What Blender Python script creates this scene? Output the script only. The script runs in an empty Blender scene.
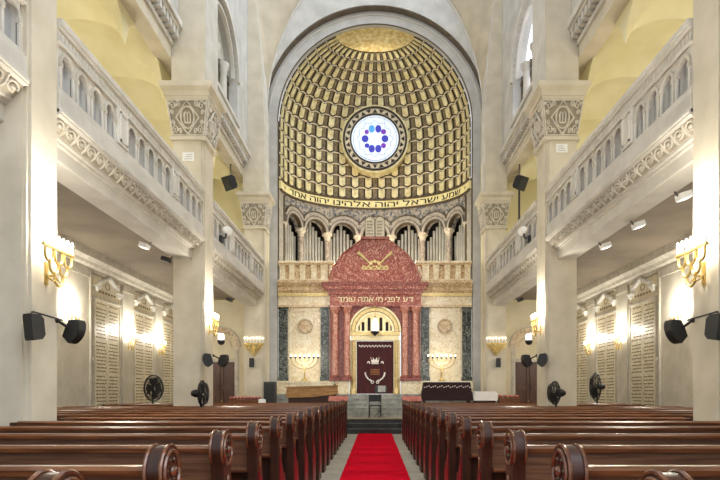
import bpy, bmesh, math, random
from mathutils import Vector
random.seed(7)
sc = bpy.context.scene
COL = sc.collection
PI = math.pi
F, CX, HY, H = 560.0, 375.0, 392.0, 1.4          # focal length in pixels, vanishing point, eye height

# ------------------------------------------------------------------ materials
def lin(c):
    r = []
    for v in c:
        v /= 255.0
        r.append(v / 12.92 if v <= 0.04045 else ((v + 0.055) / 1.055) ** 2.4)
    return (r[0], r[1], r[2], 1.0)

def mat(name, c, c2=None, rough=0.6, metal=0.0, scale=4.0, detail=6.0, bump=0.0, lo=0.35, hi=0.65, dist=0.0,
        emit=None, estr=0.0, stretch=None, spec=0.5, trans=0.0, coat=0.0, sheen=0.0):
    m = bpy.data.materials.new(name); m.use_nodes = True
    nt = m.node_tree; b = nt.nodes['Principled BSDF']
    b.inputs['Base Color'].default_value = lin(c)
    b.inputs['Roughness'].default_value = rough
    b.inputs['Metallic'].default_value = metal
    b.inputs['Specular IOR Level'].default_value = spec
    b.inputs['Coat Weight'].default_value = coat
    b.inputs['Sheen Weight'].default_value = sheen
    if emit:
        b.inputs['Emission Color'].default_value = lin(emit); b.inputs['Emission Strength'].default_value = estr
    if c2 or bump:
        tc = nt.nodes.new('ShaderNodeTexCoord'); no = nt.nodes.new('ShaderNodeTexNoise')
        no.inputs['Scale'].default_value = scale; no.inputs['Detail'].default_value = detail
        no.inputs['Distortion'].default_value = dist
        src = tc.outputs['Object']
        if stretch:
            mp = nt.nodes.new('ShaderNodeMapping'); mp.inputs['Scale'].default_value = stretch
            nt.links.new(src, mp.inputs['Vector']); src = mp.outputs['Vector']
        nt.links.new(src, no.inputs['Vector'])
        if c2:
            cr = nt.nodes.new('ShaderNodeValToRGB')
            cr.color_ramp.elements[0].position = lo; cr.color_ramp.elements[0].color = lin(c)
            cr.color_ramp.elements[1].position = hi; cr.color_ramp.elements[1].color = lin(c2)
            nt.links.new(no.outputs['Fac'], cr.inputs['Fac']); nt.links.new(cr.outputs['Color'], b.inputs['Base Color'])
        if bump:
            bp = nt.nodes.new('ShaderNodeBump'); bp.inputs['Strength'].default_value = bump; bp.inputs['Distance'].default_value = 0.02
            nt.links.new(no.outputs['Fac'], bp.inputs['Height']); nt.links.new(bp.outputs['Normal'], b.inputs['Normal'])
    return m

def marble(name, base, mid, vein, scale=3.0, rough=0.25, vein_w=0.06):
    m = mat(name, base, mid, rough=rough, scale=scale, dist=1.2)
    nt = m.node_tree; b = nt.nodes['Principled BSDF']
    cr = [n for n in nt.nodes if n.type == 'VALTORGB'][0]; tc = [n for n in nt.nodes if n.type == 'TEX_COORD'][0]
    n2 = nt.nodes.new('ShaderNodeTexNoise'); n2.inputs['Scale'].default_value = scale * 0.9; n2.inputs['Detail'].default_value = 5; n2.inputs['Distortion'].default_value = 2.5
    nt.links.new(tc.outputs['Object'], n2.inputs['Vector'])
    r2 = nt.nodes.new('ShaderNodeValToRGB'); e = r2.color_ramp.elements
    e[0].position = 0.5 - vein_w; e[0].color = (0, 0, 0, 1); e[1].position = 0.5; e[1].color = (1, 1, 1, 1)
    x = e.new(0.5 + vein_w); x.color = (0, 0, 0, 1)
    nt.links.new(n2.outputs['Fac'], r2.inputs['Fac'])
    mx = nt.nodes.new('ShaderNodeMix'); mx.data_type = 'RGBA'
    nt.links.new(r2.outputs['Color'], mx.inputs[0]); nt.links.new(cr.outputs['Color'], mx.inputs[6]); mx.inputs[7].default_value = lin(vein)
    nt.links.new(mx.outputs[2], b.inputs['Base Color'])
    return m

M = {}
M['stone'] = mat('limestone', (198, 193, 182), (214, 209, 199), rough=0.75, scale=2.2, bump=0.12)
M['stone_trim'] = mat('carved limestone', (184, 177, 162), (208, 201, 187), rough=0.8, scale=6, bump=0.2)
M['stone_warm'] = mat('warm limestone', (198, 188, 166), (214, 204, 184), rough=0.75, scale=2.0, bump=0.1)
M['carve'] = mat('carved capital relief', (196, 188, 172), (214, 206, 190), rough=0.8, scale=8)
M['frieze_back'] = mat('frieze ground', (160, 150, 132), (180, 170, 152), rough=0.9, scale=8)
M['carve_back'] = mat('dark capital ground', (138, 128, 110), (160, 149, 130), rough=0.9, scale=8)  # ground kept darker so the carved relief stands out
M['recess'] = mat('shade-grey recessed stone', (156, 157, 158), (178, 178, 177), rough=0.8, scale=4)  # darker grey paints the shading inside the parapet arches
M['wall'] = mat('aisle plaster', (216, 204, 172), (228, 218, 192), rough=0.8, scale=1.5, bump=0.05)
M['pilaster'] = mat('pilaster stone', (198, 191, 174), (212, 205, 190), rough=0.7, scale=3)
M['yellow'] = mat('yellow plaster', (218, 208, 164), (230, 222, 184), rough=0.8, scale=1.2, bump=0.04)
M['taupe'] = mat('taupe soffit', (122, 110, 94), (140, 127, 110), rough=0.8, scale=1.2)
M['plaque'] = marble('plaque marble', (222, 212, 186), (236, 228, 206), (206, 194, 164), scale=2.0, rough=0.35)
M['ink'] = mat('cut lettering', (132, 112, 78), rough=0.8)
M['apse_stone'] = mat('grey apse stone', (182, 179, 172), (202, 199, 192), rough=0.75, scale=2.0, bump=0.12)
M['apse_dark'] = mat('dark soffit shade and frames', (84, 74, 62), (104, 92, 76), rough=0.8, scale=4)
M['spandrel'] = mat('spandrel stone', (176, 164, 142), (196, 184, 160), rough=0.8, scale=1.6, bump=0.15)
M['band_dark'] = mat('dark mosaic border', (66, 52, 38), (96, 80, 56), rough=0.6, scale=30)
M['dome_base'] = mat('taupe gold mosaic', (100, 86, 60), (150, 132, 98), rough=0.42, metal=0.2, scale=9, bump=0.2)
M['dome_gold'] = mat('gold mosaic', (212, 194, 130), (250, 240, 196), rough=0.34, metal=0.2, scale=5, bump=0.25, lo=0.3, hi=0.7)
M['dome_dark'] = mat('dark brown mosaic', (38, 26, 12), (58, 42, 20), rough=0.5, scale=14)
M['dome_pale'] = mat('pale mosaic line', (222, 206, 172), (240, 230, 204), rough=0.5, scale=20)
M['cap_gold'] = mat('gilded mosaic crown', (206, 178, 104), (244, 228, 170), rough=0.3, metal=0.3, scale=7, detail=10, bump=0.5)
M['band_gold'] = mat('gold inscription band', (234, 220, 152), (244, 234, 180), rough=0.5, metal=0.0, scale=8)
M['text_dark'] = mat('dark lettering', (30, 24, 16), rough=0.6)
M['blue_mosaic'] = mat('blue grey mosaic', (92, 96, 104), (168, 158, 140), rough=0.6, scale=9, detail=3, lo=0.42, hi=0.56)
M['archivolt'] = mat('archivolt marble', (140, 134, 122), (166, 159, 147), rough=0.5, scale=7)
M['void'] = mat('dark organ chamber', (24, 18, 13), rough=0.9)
M['pipe'] = mat('organ pipe metal', (150, 147, 136), (172, 169, 158), rough=0.35, metal=0.35, scale=2)
M['column_marble'] = marble('veined column marble', (116, 104, 92), (144, 131, 116), (190, 178, 160), scale=5)
M['white_carve'] = mat('pale carved capital', (168, 158, 138), (204, 194, 172), rough=0.7, scale=9, bump=0.4)
M['red_pale'] = marble('pale red marble', (160, 90, 74), (184, 118, 100), (222, 178, 156), scale=5, rough=0.25, vein_w=0.05)
M['red_marble'] = marble('red marble', (132, 56, 42), (160, 84, 66), (226, 176, 150), scale=3.0, rough=0.22, vein_w=0.03)
M['red_dark'] = marble('deep red marble', (104, 42, 34), (136, 66, 54), (184, 120, 100), scale=5.5, rough=0.2, vein_w=0.035)
M['cream_marble'] = marble('cream marble', (234, 220, 186), (244, 234, 206), (214, 190, 148), scale=2.6, rough=0.3)
M['brown_marble'] = marble('veined brown marble', (212, 184, 140), (232, 212, 174), (170, 128, 84), scale=4.0, rough=0.3)
M['green_marble'] = marble('dark green marble', (26, 32, 30), (50, 58, 54), (150, 156, 146), scale=4.5, rough=0.2, vein_w=0.04)
M['gold'] = mat('polished brass', (186, 156, 84), (208, 182, 112), rough=0.35, metal=0.55, scale=6)
M['gold_paint'] = mat('gilded relief', (208, 182, 118), (234, 214, 158), rough=0.45, metal=0.35, scale=12)
M['cream_gilt'] = mat('cream and gilt mosaic', (232, 216, 164), (244, 234, 196), rough=0.45, metal=0.1, scale=14)
M['black'] = mat('black plastic', (22, 22, 24), rough=0.45)
M['charcoal'] = mat('charcoal metal', (48, 48, 50), rough=0.5, metal=0.3)
M['grey_box'] = mat('dark grey casing', (62, 60, 58), rough=0.6)
M['wood'] = mat('varnished walnut', (84, 47, 27), (122, 74, 44), rough=0.28, scale=5, stretch=(0.6, 5, 8), coat=0.5, bump=0.03)
M['wood_back'] = mat('varnished pew board', (82, 54, 38), (116, 80, 57), rough=0.3, scale=6, stretch=(0.5, 6, 9), coat=0.4, bump=0.04)
M['wood_dark'] = mat('dark walnut', (44, 22, 12), (70, 36, 20), rough=0.42, scale=5, spec=0.35, stretch=(4, 4, 0.8), coat=0.08, bump=0.03)
M['mahogany'] = mat('mahogany with red carpet reflection', (92, 6, 14), (116, 12, 20), rough=0.35, scale=4, stretch=(3, 3, 0.6), coat=0.1, spec=0.3)  # red colour stands in for the carpet reflected in the varnish
M['desk_wood'] = mat('honey brown wood', (130, 90, 42), (176, 130, 72), rough=0.4, scale=4, stretch=(0.6, 4, 5))
M['door_wood'] = mat('dark door wood', (66, 38, 28), (92, 56, 40), rough=0.45, scale=6, stretch=(4, 4, 0.7))
M['carpet'] = mat('red carpet', (196, 4, 32), (214, 12, 44), rough=1.0, scale=40, bump=0.3, spec=0.05)
M['floor'] = mat('grey stone floor', (168, 166, 152), (190, 187, 172), rough=0.45, scale=2.5)
M['step_dark'] = mat('dark stone step', (34, 36, 36), (54, 56, 54), rough=0.4, scale=5)
M['step_nose'] = mat('highlit step edge', (70, 76, 76), (92, 98, 96), rough=0.5, scale=5)  # lighter tone paints a highlight along the step nosings
M['step_grey'] = mat('grey stone step', (136, 137, 130), (172, 172, 163), rough=0.6, scale=5)
M['platform'] = mat('beige platform stone', (150, 140, 116), (172, 160, 136), rough=0.6, scale=5)
M['curtain'] = mat('burgundy velvet', (54, 6, 14), (74, 12, 22), rough=0.85, scale=9, stretch=(4, 1, 0.3), sheen=0.4)
M['white_thread'] = mat('white embroidery', (238, 232, 224), rough=0.8)
M['brown_thread'] = mat('bronze embroidery', (150, 92, 56), (176, 122, 80), rough=0.7, scale=30)
M['cloth_dark'] = mat('dark tablecloth', (32, 12, 14), (46, 20, 22), rough=0.9, scale=8)
M['cloth_white'] = mat('white tablecloth', (240, 236, 230), rough=0.85)
M['cloth_red'] = mat('red cushion', (176, 92, 80), (206, 140, 126), rough=0.9, scale=14)
M['white'] = mat('white enamel', (236, 235, 230), rough=0.4)
M['bulb'] = mat('glowing candle bulb', (255, 246, 226), emit=(255, 240, 205), estr=14)
M['lampglass'] = mat('glowing lamp glass', (255, 250, 240), emit=(255, 246, 228), estr=3)
M['rose_glass'] = mat('daylit white glass', (206, 216, 226), emit=(228, 238, 252), estr=0.55)
M['rose_blue'] = mat('daylit blue glass', (60, 60, 180), emit=(62, 66, 178), estr=0.45)
M['rose_cyan'] = mat('daylit pale blue glass', (70, 150, 215), emit=(80, 150, 215), estr=0.6)
M['rose_violet'] = mat('daylit violet glass', (120, 60, 180), emit=(104, 52, 160), estr=0.5)
M['rose_line'] = mat('thin lead line', (150, 166, 180), rough=0.6)
M['day_glass'] = mat('daylit window glass', (236, 240, 250), emit=(232, 238, 252), estr=1.3)
M['dull_glass'] = mat('dull window glass', (176, 172, 156), (190, 186, 170), rough=0.25, scale=3, emit=(190, 190, 180), estr=0.25)
M['flood_glass'] = mat('floodlight lens', (250, 250, 250), emit=(255, 252, 244), estr=2.0)

# ------------------------------------------------------------------ mesh builder
ORG = {}
class MB:
    def __init__(s, *mats, xf=None):
        s.v = []; s.f = []; s.m = []; s.mats = mats; s.xf = xf
    def add(s, verts, faces, mi=0):
        o = len(s.v)
        s.v += [s.xf(p) if s.xf else p for p in verts]
        for f in faces:
            s.f.append([o + i for i in f]); s.m.append(mi)
    def box(s, x0, x1, y0, y1, z0, z1, mi=0):
        s.add([(x, y, z) for z in (z0, z1) for y in (y0, y1) for x in (x0, x1)],
              [(0, 2, 3, 1), (4, 5, 7, 6), (0, 1, 5, 4), (2, 6, 7, 3), (0, 4, 6, 2), (1, 3, 7, 5)], mi)
    def frustum(s, c0, h0, c1, h1, mi=0):
        # rectangle centre c0 half sizes h0 (x, y) to c1 / h1
        vs = []
        for c, h in ((c0, h0), (c1, h1)):
            for a, b in ((-1, -1), (1, -1), (1, 1), (-1, 1)):
                vs.append((c[0] + a * h[0], c[1] + b * h[1], c[2]))
        s.add(vs, [(0, 3, 2, 1), (4, 5, 6, 7)] + [(i, (i + 1) % 4, 4 + (i + 1) % 4, 4 + i) for i in range(4)], mi)
    def prism(s, poly, a0, a1, axis='y', mi=0):
        n = len(poly)
        g = {'x': lambda a, p: (a, p[0], p[1]), 'y': lambda a, p: (p[0], a, p[1]), 'z': lambda a, p: (p[0], p[1], a)}[axis]
        s.add([g(a0, p) for p in poly] + [g(a1, p) for p in poly],
              [tuple(range(n)), tuple(range(2 * n - 1, n - 1, -1))] + [(i, (i + 1) % n, n + (i + 1) % n, n + i) for i in range(n)], mi)
    def tube(s, pts, r, n=8, closed=False, mi=0):
        pts = [Vector(p) for p in pts]; k = len(pts)
        rs = r if isinstance(r, (list, tuple)) else [r] * k
        vs = []; nrm = None
        for i, p in enumerate(pts):
            if closed: t = pts[(i + 1) % k] - pts[i - 1]
            else: t = pts[min(i + 1, k - 1)] - pts[max(i - 1, 0)]
            t.normalize()
            if nrm is None:
                nrm = t.orthogonal().normalized()
            nrm = (nrm - t * nrm.dot(t))
            if nrm.length < 1e-6: nrm = t.orthogonal()
            nrm.normalize(); b = t.cross(nrm)
            for j in range(n):
                a = 2 * PI * j / n
                vs.append(tuple(p + (nrm * math.cos(a) + b * math.sin(a)) * rs[i]))
        fs = []
        for i in range(k if closed else k - 1):
            i2 = (i + 1) % k
            for j in range(n):
                fs.append((i * n + j, i * n + (j + 1) % n, i2 * n + (j + 1) % n, i2 * n + j))
        if not closed:
            fs.append(tuple(range(n - 1, -1, -1))); fs.append(tuple((k - 1) * n + j for j in range(n)))
        s.add(vs, fs, mi)
    def lathe(s, prof, c, n=16, axis='z', mi=0):
        vs = []
        for r, h in prof:
            for j in range(n):
                a = 2 * PI * j / n; u, v = r * math.cos(a), r * math.sin(a)
                vs.append({'z': (c[0] + u, c[1] + v, c[2] + h), 'y': (c[0] + u, c[1] + h, c[2] + v), 'x': (c[0] + h, c[1] + u, c[2] + v)}[axis])
        k = len(prof)
        fs = [(i * n + j, i * n + (j + 1) % n, (i + 1) * n + (j + 1) % n, (i + 1) * n + j) for i in range(k - 1) for j in range(n)]
        fs += [tuple(range(n - 1, -1, -1)), tuple((k - 1) * n + j for j in range(n))]
        s.add(vs, fs, mi)
    def ball(s, c, r, n=10, k=6, mi=0):
        rx, ry, rz = r if isinstance(r, (tuple, list)) else (r, r, r)
        vs = [(c[0], c[1], c[2] - rz)]
        for i in range(1, k):
            a = -PI / 2 + PI * i / k
            for j in range(n):
                b = 2 * PI * j / n
                vs.append((c[0] + rx * math.cos(a) * math.cos(b), c[1] + ry * math.cos(a) * math.sin(b), c[2] + rz * math.sin(a)))
        vs.append((c[0], c[1], c[2] + rz)); L = len(vs) - 1
        fs = [(0, 1 + (j + 1) % n, 1 + j) for j in range(n)]
        for i in range(k - 2):
            for j in range(n):
                a = 1 + i * n
                fs.append((a + j, a + (j + 1) % n, a + n + (j + 1) % n, a + n + j))
        a = 1 + (k - 2) * n
        fs += [(a + j, a + (j + 1) % n, L) for j in range(n)]
        s.add(vs, fs, mi)
    def ring(s, uc, vc, r0, r1, a0, a1, n, d0, d1, mp, mi=0, ry=1.0):
        vs = []
        for i in range(n + 1):
            a = a0 + (a1 - a0) * i / n; ca, sa = math.cos(a), math.sin(a) * ry
            for r, d in ((r0, d0), (r1, d0), (r1, d1), (r0, d1)):
                vs.append(mp(uc + r * ca, vc + r * sa, d))
        fs = [(i * 4 + j, i * 4 + (j + 1) % 4, i * 4 + 4 + (j + 1) % 4, i * 4 + 4 + j) for i in range(n) for j in range(4)]
        fs += [(3, 2, 1, 0), (n * 4, n * 4 + 1, n * 4 + 2, n * 4 + 3)]
        s.add(vs, fs, mi)
    def block(s, u0, u1, v0, v1, d0, d1, mp, mi=0, nu=1):
        for k in range(nu):
            a, b = u0 + (u1 - u0) * k / nu, u0 + (u1 - u0) * (k + 1) / nu
            s.add([mp(u, v, d) for d in (d0, d1) for v in (v0, v1) for u in (a, b)],
                  [(0, 2, 3, 1), (4, 5, 7, 6), (0, 1, 5, 4), (2, 6, 7, 3), (0, 4, 6, 2), (1, 3, 7, 5)], mi)
    def archplate(s, u0, u1, v0, v1, uc, hw, spring, d0, d1, mp, n=16, mi=0, ry=None, vb=None, nu=1, min_=None):
        ry = hw if ry is None else ry
        if u0 < uc - hw - 1e-5: s.block(u0, uc - hw, v0, v1, d0, d1, mp, mi, nu)
        if u1 > uc + hw + 1e-5: s.block(uc + hw, u1, v0, v1, d0, d1, mp, mi, nu)
        if vb is not None and vb > v0 + 1e-5: s.block(uc - hw, uc + hw, v0, vb, d0, d1, mp, mi, nu)
        P = [(uc + hw * math.cos(PI - PI * i / n), spring + ry * math.sin(PI * i / n)) for i in range(n + 1)]
        vs = []
        for (u, v) in P:
            vs += [mp(u, v, d0), mp(u, v1, d0), mp(u, v1, d1), mp(u, v, d1)]
        fs = [(i * 4 + j, i * 4 + (j + 1) % 4, i * 4 + 4 + (j + 1) % 4, i * 4 + 4 + j) for i in range(n) for j in range(4)]
        s.add(vs, fs, mi)
    def build(s, name, parent=None, at=None, smooth=False, ang=35):
        if parent is not None: org = ORG[parent.name]
        elif at is not None: org = at
        else: org = (0, 0, 0)
        me = bpy.data.meshes.new(name)
        me.from_pydata([(p[0] - org[0], p[1] - org[1], p[2] - org[2]) for p in s.v], [], s.f)
        for m in s.mats: me.materials.append(M[m])
        for p, mi in zip(me.polygons, s.m): p.material_index = mi
        bm = bmesh.new(); bm.from_mesh(me)
        bmesh.ops.recalc_face_normals(bm, faces=bm.faces); bm.to_mesh(me); bm.free()
        if smooth:
            me.shade_smooth(); me.set_sharp_from_angle(angle=math.radians(ang))
        o = bpy.data.objects.new(name, me); COL.objects.link(o)
        if parent is not None:
            o.parent = parent
        else:
            o.location = org
        ORG[o.name] = org
        return o

def tag(o, label, cat, group=None):
    o['label'] = label; o['category'] = cat
    if group: o['group'] = group
    return o

def thing(name, label, cat, at, group=None):
    o = bpy.data.objects.new(name, None); COL.objects.link(o); o.location = at; o.empty_display_size = 0.1
    ORG[o.name] = tuple(at)
    return tag(o, label, cat, group)

def struct(o, label=None, cat=None):
    o['kind'] = 'structure'
    if label: o['label'] = label
    if cat: o['category'] = cat
    return o

def glyph(ch, size, extrude):
    c = bpy.data.curves.new('letter', 'FONT'); c.body = ch; c.size = size; c.extrude = extrude; c.resolution_u = 4
    o = bpy.data.objects.new('letter', c); COL.objects.link(o)
    dg = bpy.context.evaluated_depsgraph_get(); dg.update()
    m = bpy.data.meshes.new_from_object(o.evaluated_get(dg))
    V = [tuple(v.co) for v in m.vertices]; Fs = [tuple(p.vertices) for p in m.polygons]
    bpy.data.objects.remove(o); bpy.data.curves.remove(c); bpy.data.meshes.remove(m)
    return V, Fs
def text_mesh(body, size, extrude=0.004):
    """letters set one by one in visual order; dalet is resh with a heel"""
    V, Fs, x = [], [], 0.0
    for ch in body:
        if ch == ' ': x += .22 * size; continue
        gv, gf = glyph('ר' if ch == 'ד' else ch, size, extrude)
        if ch == 'ד':
            xm, ym = max(v[0] for v in gv), max(v[1] for v in gv); n = len(gv)
            gv += [(a, b, c) for c in (-extrude, extrude) for b in (ym - .085 * size, ym) for a in (xm - .06 * size, xm + .07 * size)]
            gf += [tuple(n + i for i in f) for f in ((0, 2, 3, 1), (4, 5, 7, 6), (0, 1, 5, 4), (2, 6, 7, 3), (0, 4, 6, 2), (1, 3, 7, 5))]
        x0 = min(v[0] for v in gv); o = len(V)
        V += [(v[0] - x0 + x, v[1], v[2]) for v in gv]; Fs += [tuple(o + i for i in f) for f in gf]
        x += max(v[0] for v in gv) - x0 + .1 * size
    return V, Fs

def mir(sx):
    return lambda p: (sx * p[0], p[1], p[2])
def copy_tree(o, parent=None):
    c = o.copy(); COL.objects.link(c); c.parent = parent
    ORG[c.name] = ORG.get(o.name, (0, 0, 0))
    for ch in list(o.children): copy_tree(ch, c)
    return c
SIDE = {-1: 'left', 1: 'right'}
ORD = ['first', 'second', 'third', 'fourth', 'fifth', 'sixth', 'seventh', 'eighth', 'ninth', 'tenth', 'eleventh', 'twelfth',
       'thirteenth', 'fourteenth', 'fifteenth', 'sixteenth', 'seventeenth', 'eighteenth']

PX = 4.0                                           # inner face of the nave piers
PIERS = [(6.45, 7.11), (13.1, 13.9), (20.2, 20.9)]
WX = 7.2                                           # aisle side wall
BAYS = [(2.6, 6.45), (7.11, 13.1), (13.9, 20.2)]
PNAME = ['near', 'middle', 'far']
# ================================================================== SETTING
b = MB('floor'); b.box(-7.4, 7.4, -4, 21.1, -0.2, 0); struct(b.build('floor'))

# aisle side walls, both storeys
for sx in (-1, 1):
    b = MB('wall', 'yellow', xf=mir(sx))
    b.box(WX, WX + 0.3, 0, 21.2, 0, 4.75)
    b.box(WX, WX + 0.3, 0, 21.2, 4.75, 10.0, 1)
    w = struct(b.build('wall_' + SIDE[sx]))
    b = MB('pilaster', 'stone_trim', xf=mir(sx))
    for y0, y1 in ((12.5, 13.95), (15.8, 16.5), (18.15, 18.75), (20.4, 20.9)):
        b.box(WX - 0.08, WX + 0.02, y0, y1, 0, 4.45)
        b.box(WX - 0.11, WX + 0.02, y0 - 0.03, y1 + 0.03, 4.25, 4.45, 1)
        b.box(WX - 0.12, WX + 0.02, y0 - 0.02, y1 + 0.02, 0, 0.5)
    b.box(WX - 0.12, WX + 0.02, 13.95, 14.02, 0, 4.45, 1)
    b.build('pilaster', w)
    b = MB('stone_trim', 'taupe', xf=mir(sx))
    prof = [(WX + 0.02, 4.42), (WX - 0.08, 4.42), (WX - 0.1, 4.5), (WX - 0.2, 4.53), (WX - 0.24, 4.6), (WX - 0.36, 4.66), (WX - 0.4, 4.85), (WX + 0.02, 4.85)]
    b.prism(prof, 0.5, 20.85, 'y')
    struct(b.build('trim_cornice_' + SIDE[sx]))
    # aisle ceiling / gallery floor slab
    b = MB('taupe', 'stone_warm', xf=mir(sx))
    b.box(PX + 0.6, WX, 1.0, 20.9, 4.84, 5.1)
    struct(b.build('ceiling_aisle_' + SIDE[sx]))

# end wall of each aisle with its arched door
for sx in (-1, 1):
    b = MB('wall', 'yellow', xf=mir(sx))
    mp = lambda u, v, d: (u, 20.9 + d, v)
    b.archplate(4.0, WX + 0.3, 0, 4.75, 5.78, 0.55, 3.08, 0, 0.25, mp, mi=0)
    b.box(4.0, WX + 0.3, 20.9, 21.15, 4.75, 10, 1)
    b.box(5.2, 6.4, 21.12, 21.16, 0, 3.8, 0)
    w = struct(b.build('wall_aisle_end_' + SIDE[sx]))
    b = MB('stone_trim', 'brown_marble', xf=mir(sx))
    b.ring(5.78, 3.08, 0.55, 0.72, 0, PI, 24, -0.05, 0.1, mp, 1)
    b.ring(5.78, 3.08, 0.72, 0.76, 0, PI, 24, -0.07, 0.1, mp, 0)
    for k in range(11):
        a = PI * (k + 0.5) / 11
        b.ball((5.78 + 0.635 * math.cos(a), 20.85, 3.08 + 0.635 * math.sin(a)), (0.05, 0.03, 0.05), 8, 4, 0)
    for u in (5.155, 6.405):
        b.box(u - 0.075, u + 0.075, 20.86, 20.98, 0, 3.08, 0)
        for k in range(12):
            b.ball((u, 20.855, 0.25 + 0.24 * k), (0.04, 0.02, 0.08), 8, 4, 0)
    b.box(5.23, 6.33, 20.88, 21.1, 2.52, 2.64, 0)
    b.ring(5.78, 3.08, 0.36, 0.4, 0, PI, 20, 0.19, 0.24, mp, 1)
    b.build('door_surround', w)
    d = MB('door_wood', xf=mir(sx))
    d.box(5.24, 6.32, 20.98, 21.06, 0, 2.52)
    for u0, u1 in ((5.24, 5.76), (5.80, 6.32)):
        for z0, z1 in ((0.15, 0.7), (0.9, 1.45), (1.65, 2.4)):
            for r in ((u0, u0 + 0.09, z0 - .05, z1 + .05), (u1 - 0.09, u1, z0 - .05, z1 + .05), (u0, u1, z0 - 0.1, z0), (u0, u1, z1, z1 + 0.1)):
                d.box(r[0], r[1], 20.94, 20.99, r[2], r[3])
    do = struct(d.build('door_1' if sx < 0 else 'door_2'), 'dark panelled wooden door in the arched surround at the end of the %s aisle' % SIDE[sx])
    k = MB('gold', xf=mir(sx)); k.ball((5.72, 20.9, 1.05), 0.035); k.tube([(5.72, 20.9, 1.05), (5.72, 20.96, 1.05)], 0.015); k.build('door_handle', do, smooth=True)

# piers with capitals
def relief(b, mp, w0, w1, h, mi):
    """carved diamond, ring and scrolls on a flaring capital face; mp(u in -1..1, v in 0..1, d)"""
    s = lambda pts, r: b.tube([mp(u, v, 0.018) for u, v in pts], r, 6, mi=mi)
    s([(0, .04), (.62, .5), (0, .96), (-.62, .5), (0, .04)], 0.022)
    b.tube([mp(.36 * math.cos(a), .5 + .3 * math.sin(a), 0.02) for a in [2 * PI * i / 20 for i in range(20)]], 0.02, 6, True, mi)
    s([(-.16, .36), (-.16, .6), (-.08, .66), (0, .6), (.08, .66), (.16, .6), (.16, .36)], 0.02)
    s([(-.16, .36), (.16, .36)], 0.02); s([(0, .36), (0, .6)], 0.014)
    for su in (-1, 1):
        for sv in (0, 1):
            for (cu, cv, r) in ((.72, .17, .15), (.45, .13, .10), (.8, .36, .09)):
                if sv: cv = 1 - cv
                pts = []
                for i in range(15):
                    a = i / 14 * 2.6 * PI; rr = r * (1 - .06 * i)
                    pts.append((su * (cu + rr * math.cos(a)), cv + .9 * rr * math.sin(a)))
                s(pts, 0.014)
            b.ball(mp(su * .9, .5 + (.4 if sv else -.4), 0.01), .03, 8, 5, mi)
            b.ball(mp(su * .56, .5 + (.32 if sv else -.32), 0.01), .035, 8, 5, mi)
    for u, v in ((-1, 0), (1, 0)):
        s([(u * .97, .02), (u * .97, .98)], 0.018)
    s([(-.97, .98), (.97, .98)], 0.018); s([(-.97, .02), (.97, .02)], 0.018)

for i, (y0, y1) in enumerate(PIERS):
    for sx in (-1, 1):
        b = MB('stone_warm', 'stone', xf=mir(sx))
        ch = 0.07
        x0, x1 = PX, PX + 0.72
        poly = [(x0, y0 + ch), (x0 + 0.03, y0 + ch), (x0 + 0.03, y0 + 0.03), (x0 + ch, y0 + 0.03), (x0 + ch, y0), (x1, y0), (x1, y1), (x0 + ch, y1), (x0 + ch, y1 - 0.03), (x0, y1 - ch)]
        b.prism(poly, 0, 7.32, 'z')
        b.box(x0 - 0.02, x1 + 0.02, y0 - 0.02, y1 + 0.02, 0, 0.35)
        # block above the capital and the upper pier
        if i < 2:
            b.box(x0, x1 + 0.05, y0 + 0.02, y1 + 0.25, 8.56, 17)
            b.box(x0 - 0.04, x1 + 0.03, y0 + 0.07, y1 + 0.2, 8.56, 17, 1)
        else:                                      # the far piers lean back into the crossing arch
            lean = [(x0 + .5 * (max(0, z - 11.3) / 5.7) ** 1.5, z) for z in [8.56] + [11.3 + .57 * k for k in range(11)]]
            b.prism(lean + [(x1 + .05, 17), (x1 + .05, 8.56)], y0 + .02, y1 + .02, 'y')
            b.prism([(p[0] - .04, p[1]) for p in lean] + [(x1 + .03, 17), (x1 + .03, 8.56)], y0 + .1, y1 - .05, 'y', 1)
        po = struct(b.build('pillar', at=(sx * (PX + 0.35), y0, 0)), '%s limestone nave pier on the %s side' % (PNAME[i], SIDE[sx]))
        if i == 0: continue                        # its capital lies above the frame
        cx, cy = PX + 0.36, (y0 + y1) / 2; hx, hy = 0.36, (y1 - y0) / 2
        c = MB('stone_warm', 'stone_trim', xf=mir(sx))
        c.frustum((cx, cy, 7.36), (hx + .01, hy + .01), (cx, cy, 8.2), (hx + .12, hy + .12))
        for z0, z1, e in ((7.28, 7.36, .06), (8.2, 8.26, .13), (8.26, 8.38, .15), (8.44, 8.56, .24)):
            c.box(cx - hx - e, cx + hx + e, cy - hy - e, cy + hy + e, z0, z1)
        c.frustum((cx, cy, 8.38), (hx + .15, hy + .15), (cx, cy, 8.44), (hx + .23, hy + .23))
        co = c.build('capital', po)
        c = MB('carve', 'carve_back', xf=mir(sx))
        for z0, z1, e0, e1 in ((7.4, 8.17, .022, .121),):
            c.frustum((cx, cy, z0), (hx + e0, hy + e0), (cx, cy, z1), (hx + e1, hy + e1), 1)
        relief(c, lambda u, v, d: (cx + u * (hx + .01 + .11 * v), cy - hy - .01 - .11 * v - d, 7.38 + .8 * v), 0, 0, 0, 0)
        relief(c, lambda u, v, d: (cx - hx - .01 - .11 * v - d, cy + u * (hy + .01 + .11 * v), 7.38 + .8 * v), 0, 0, 0, 0)
        c.build('carving', co, smooth=True)

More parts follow.
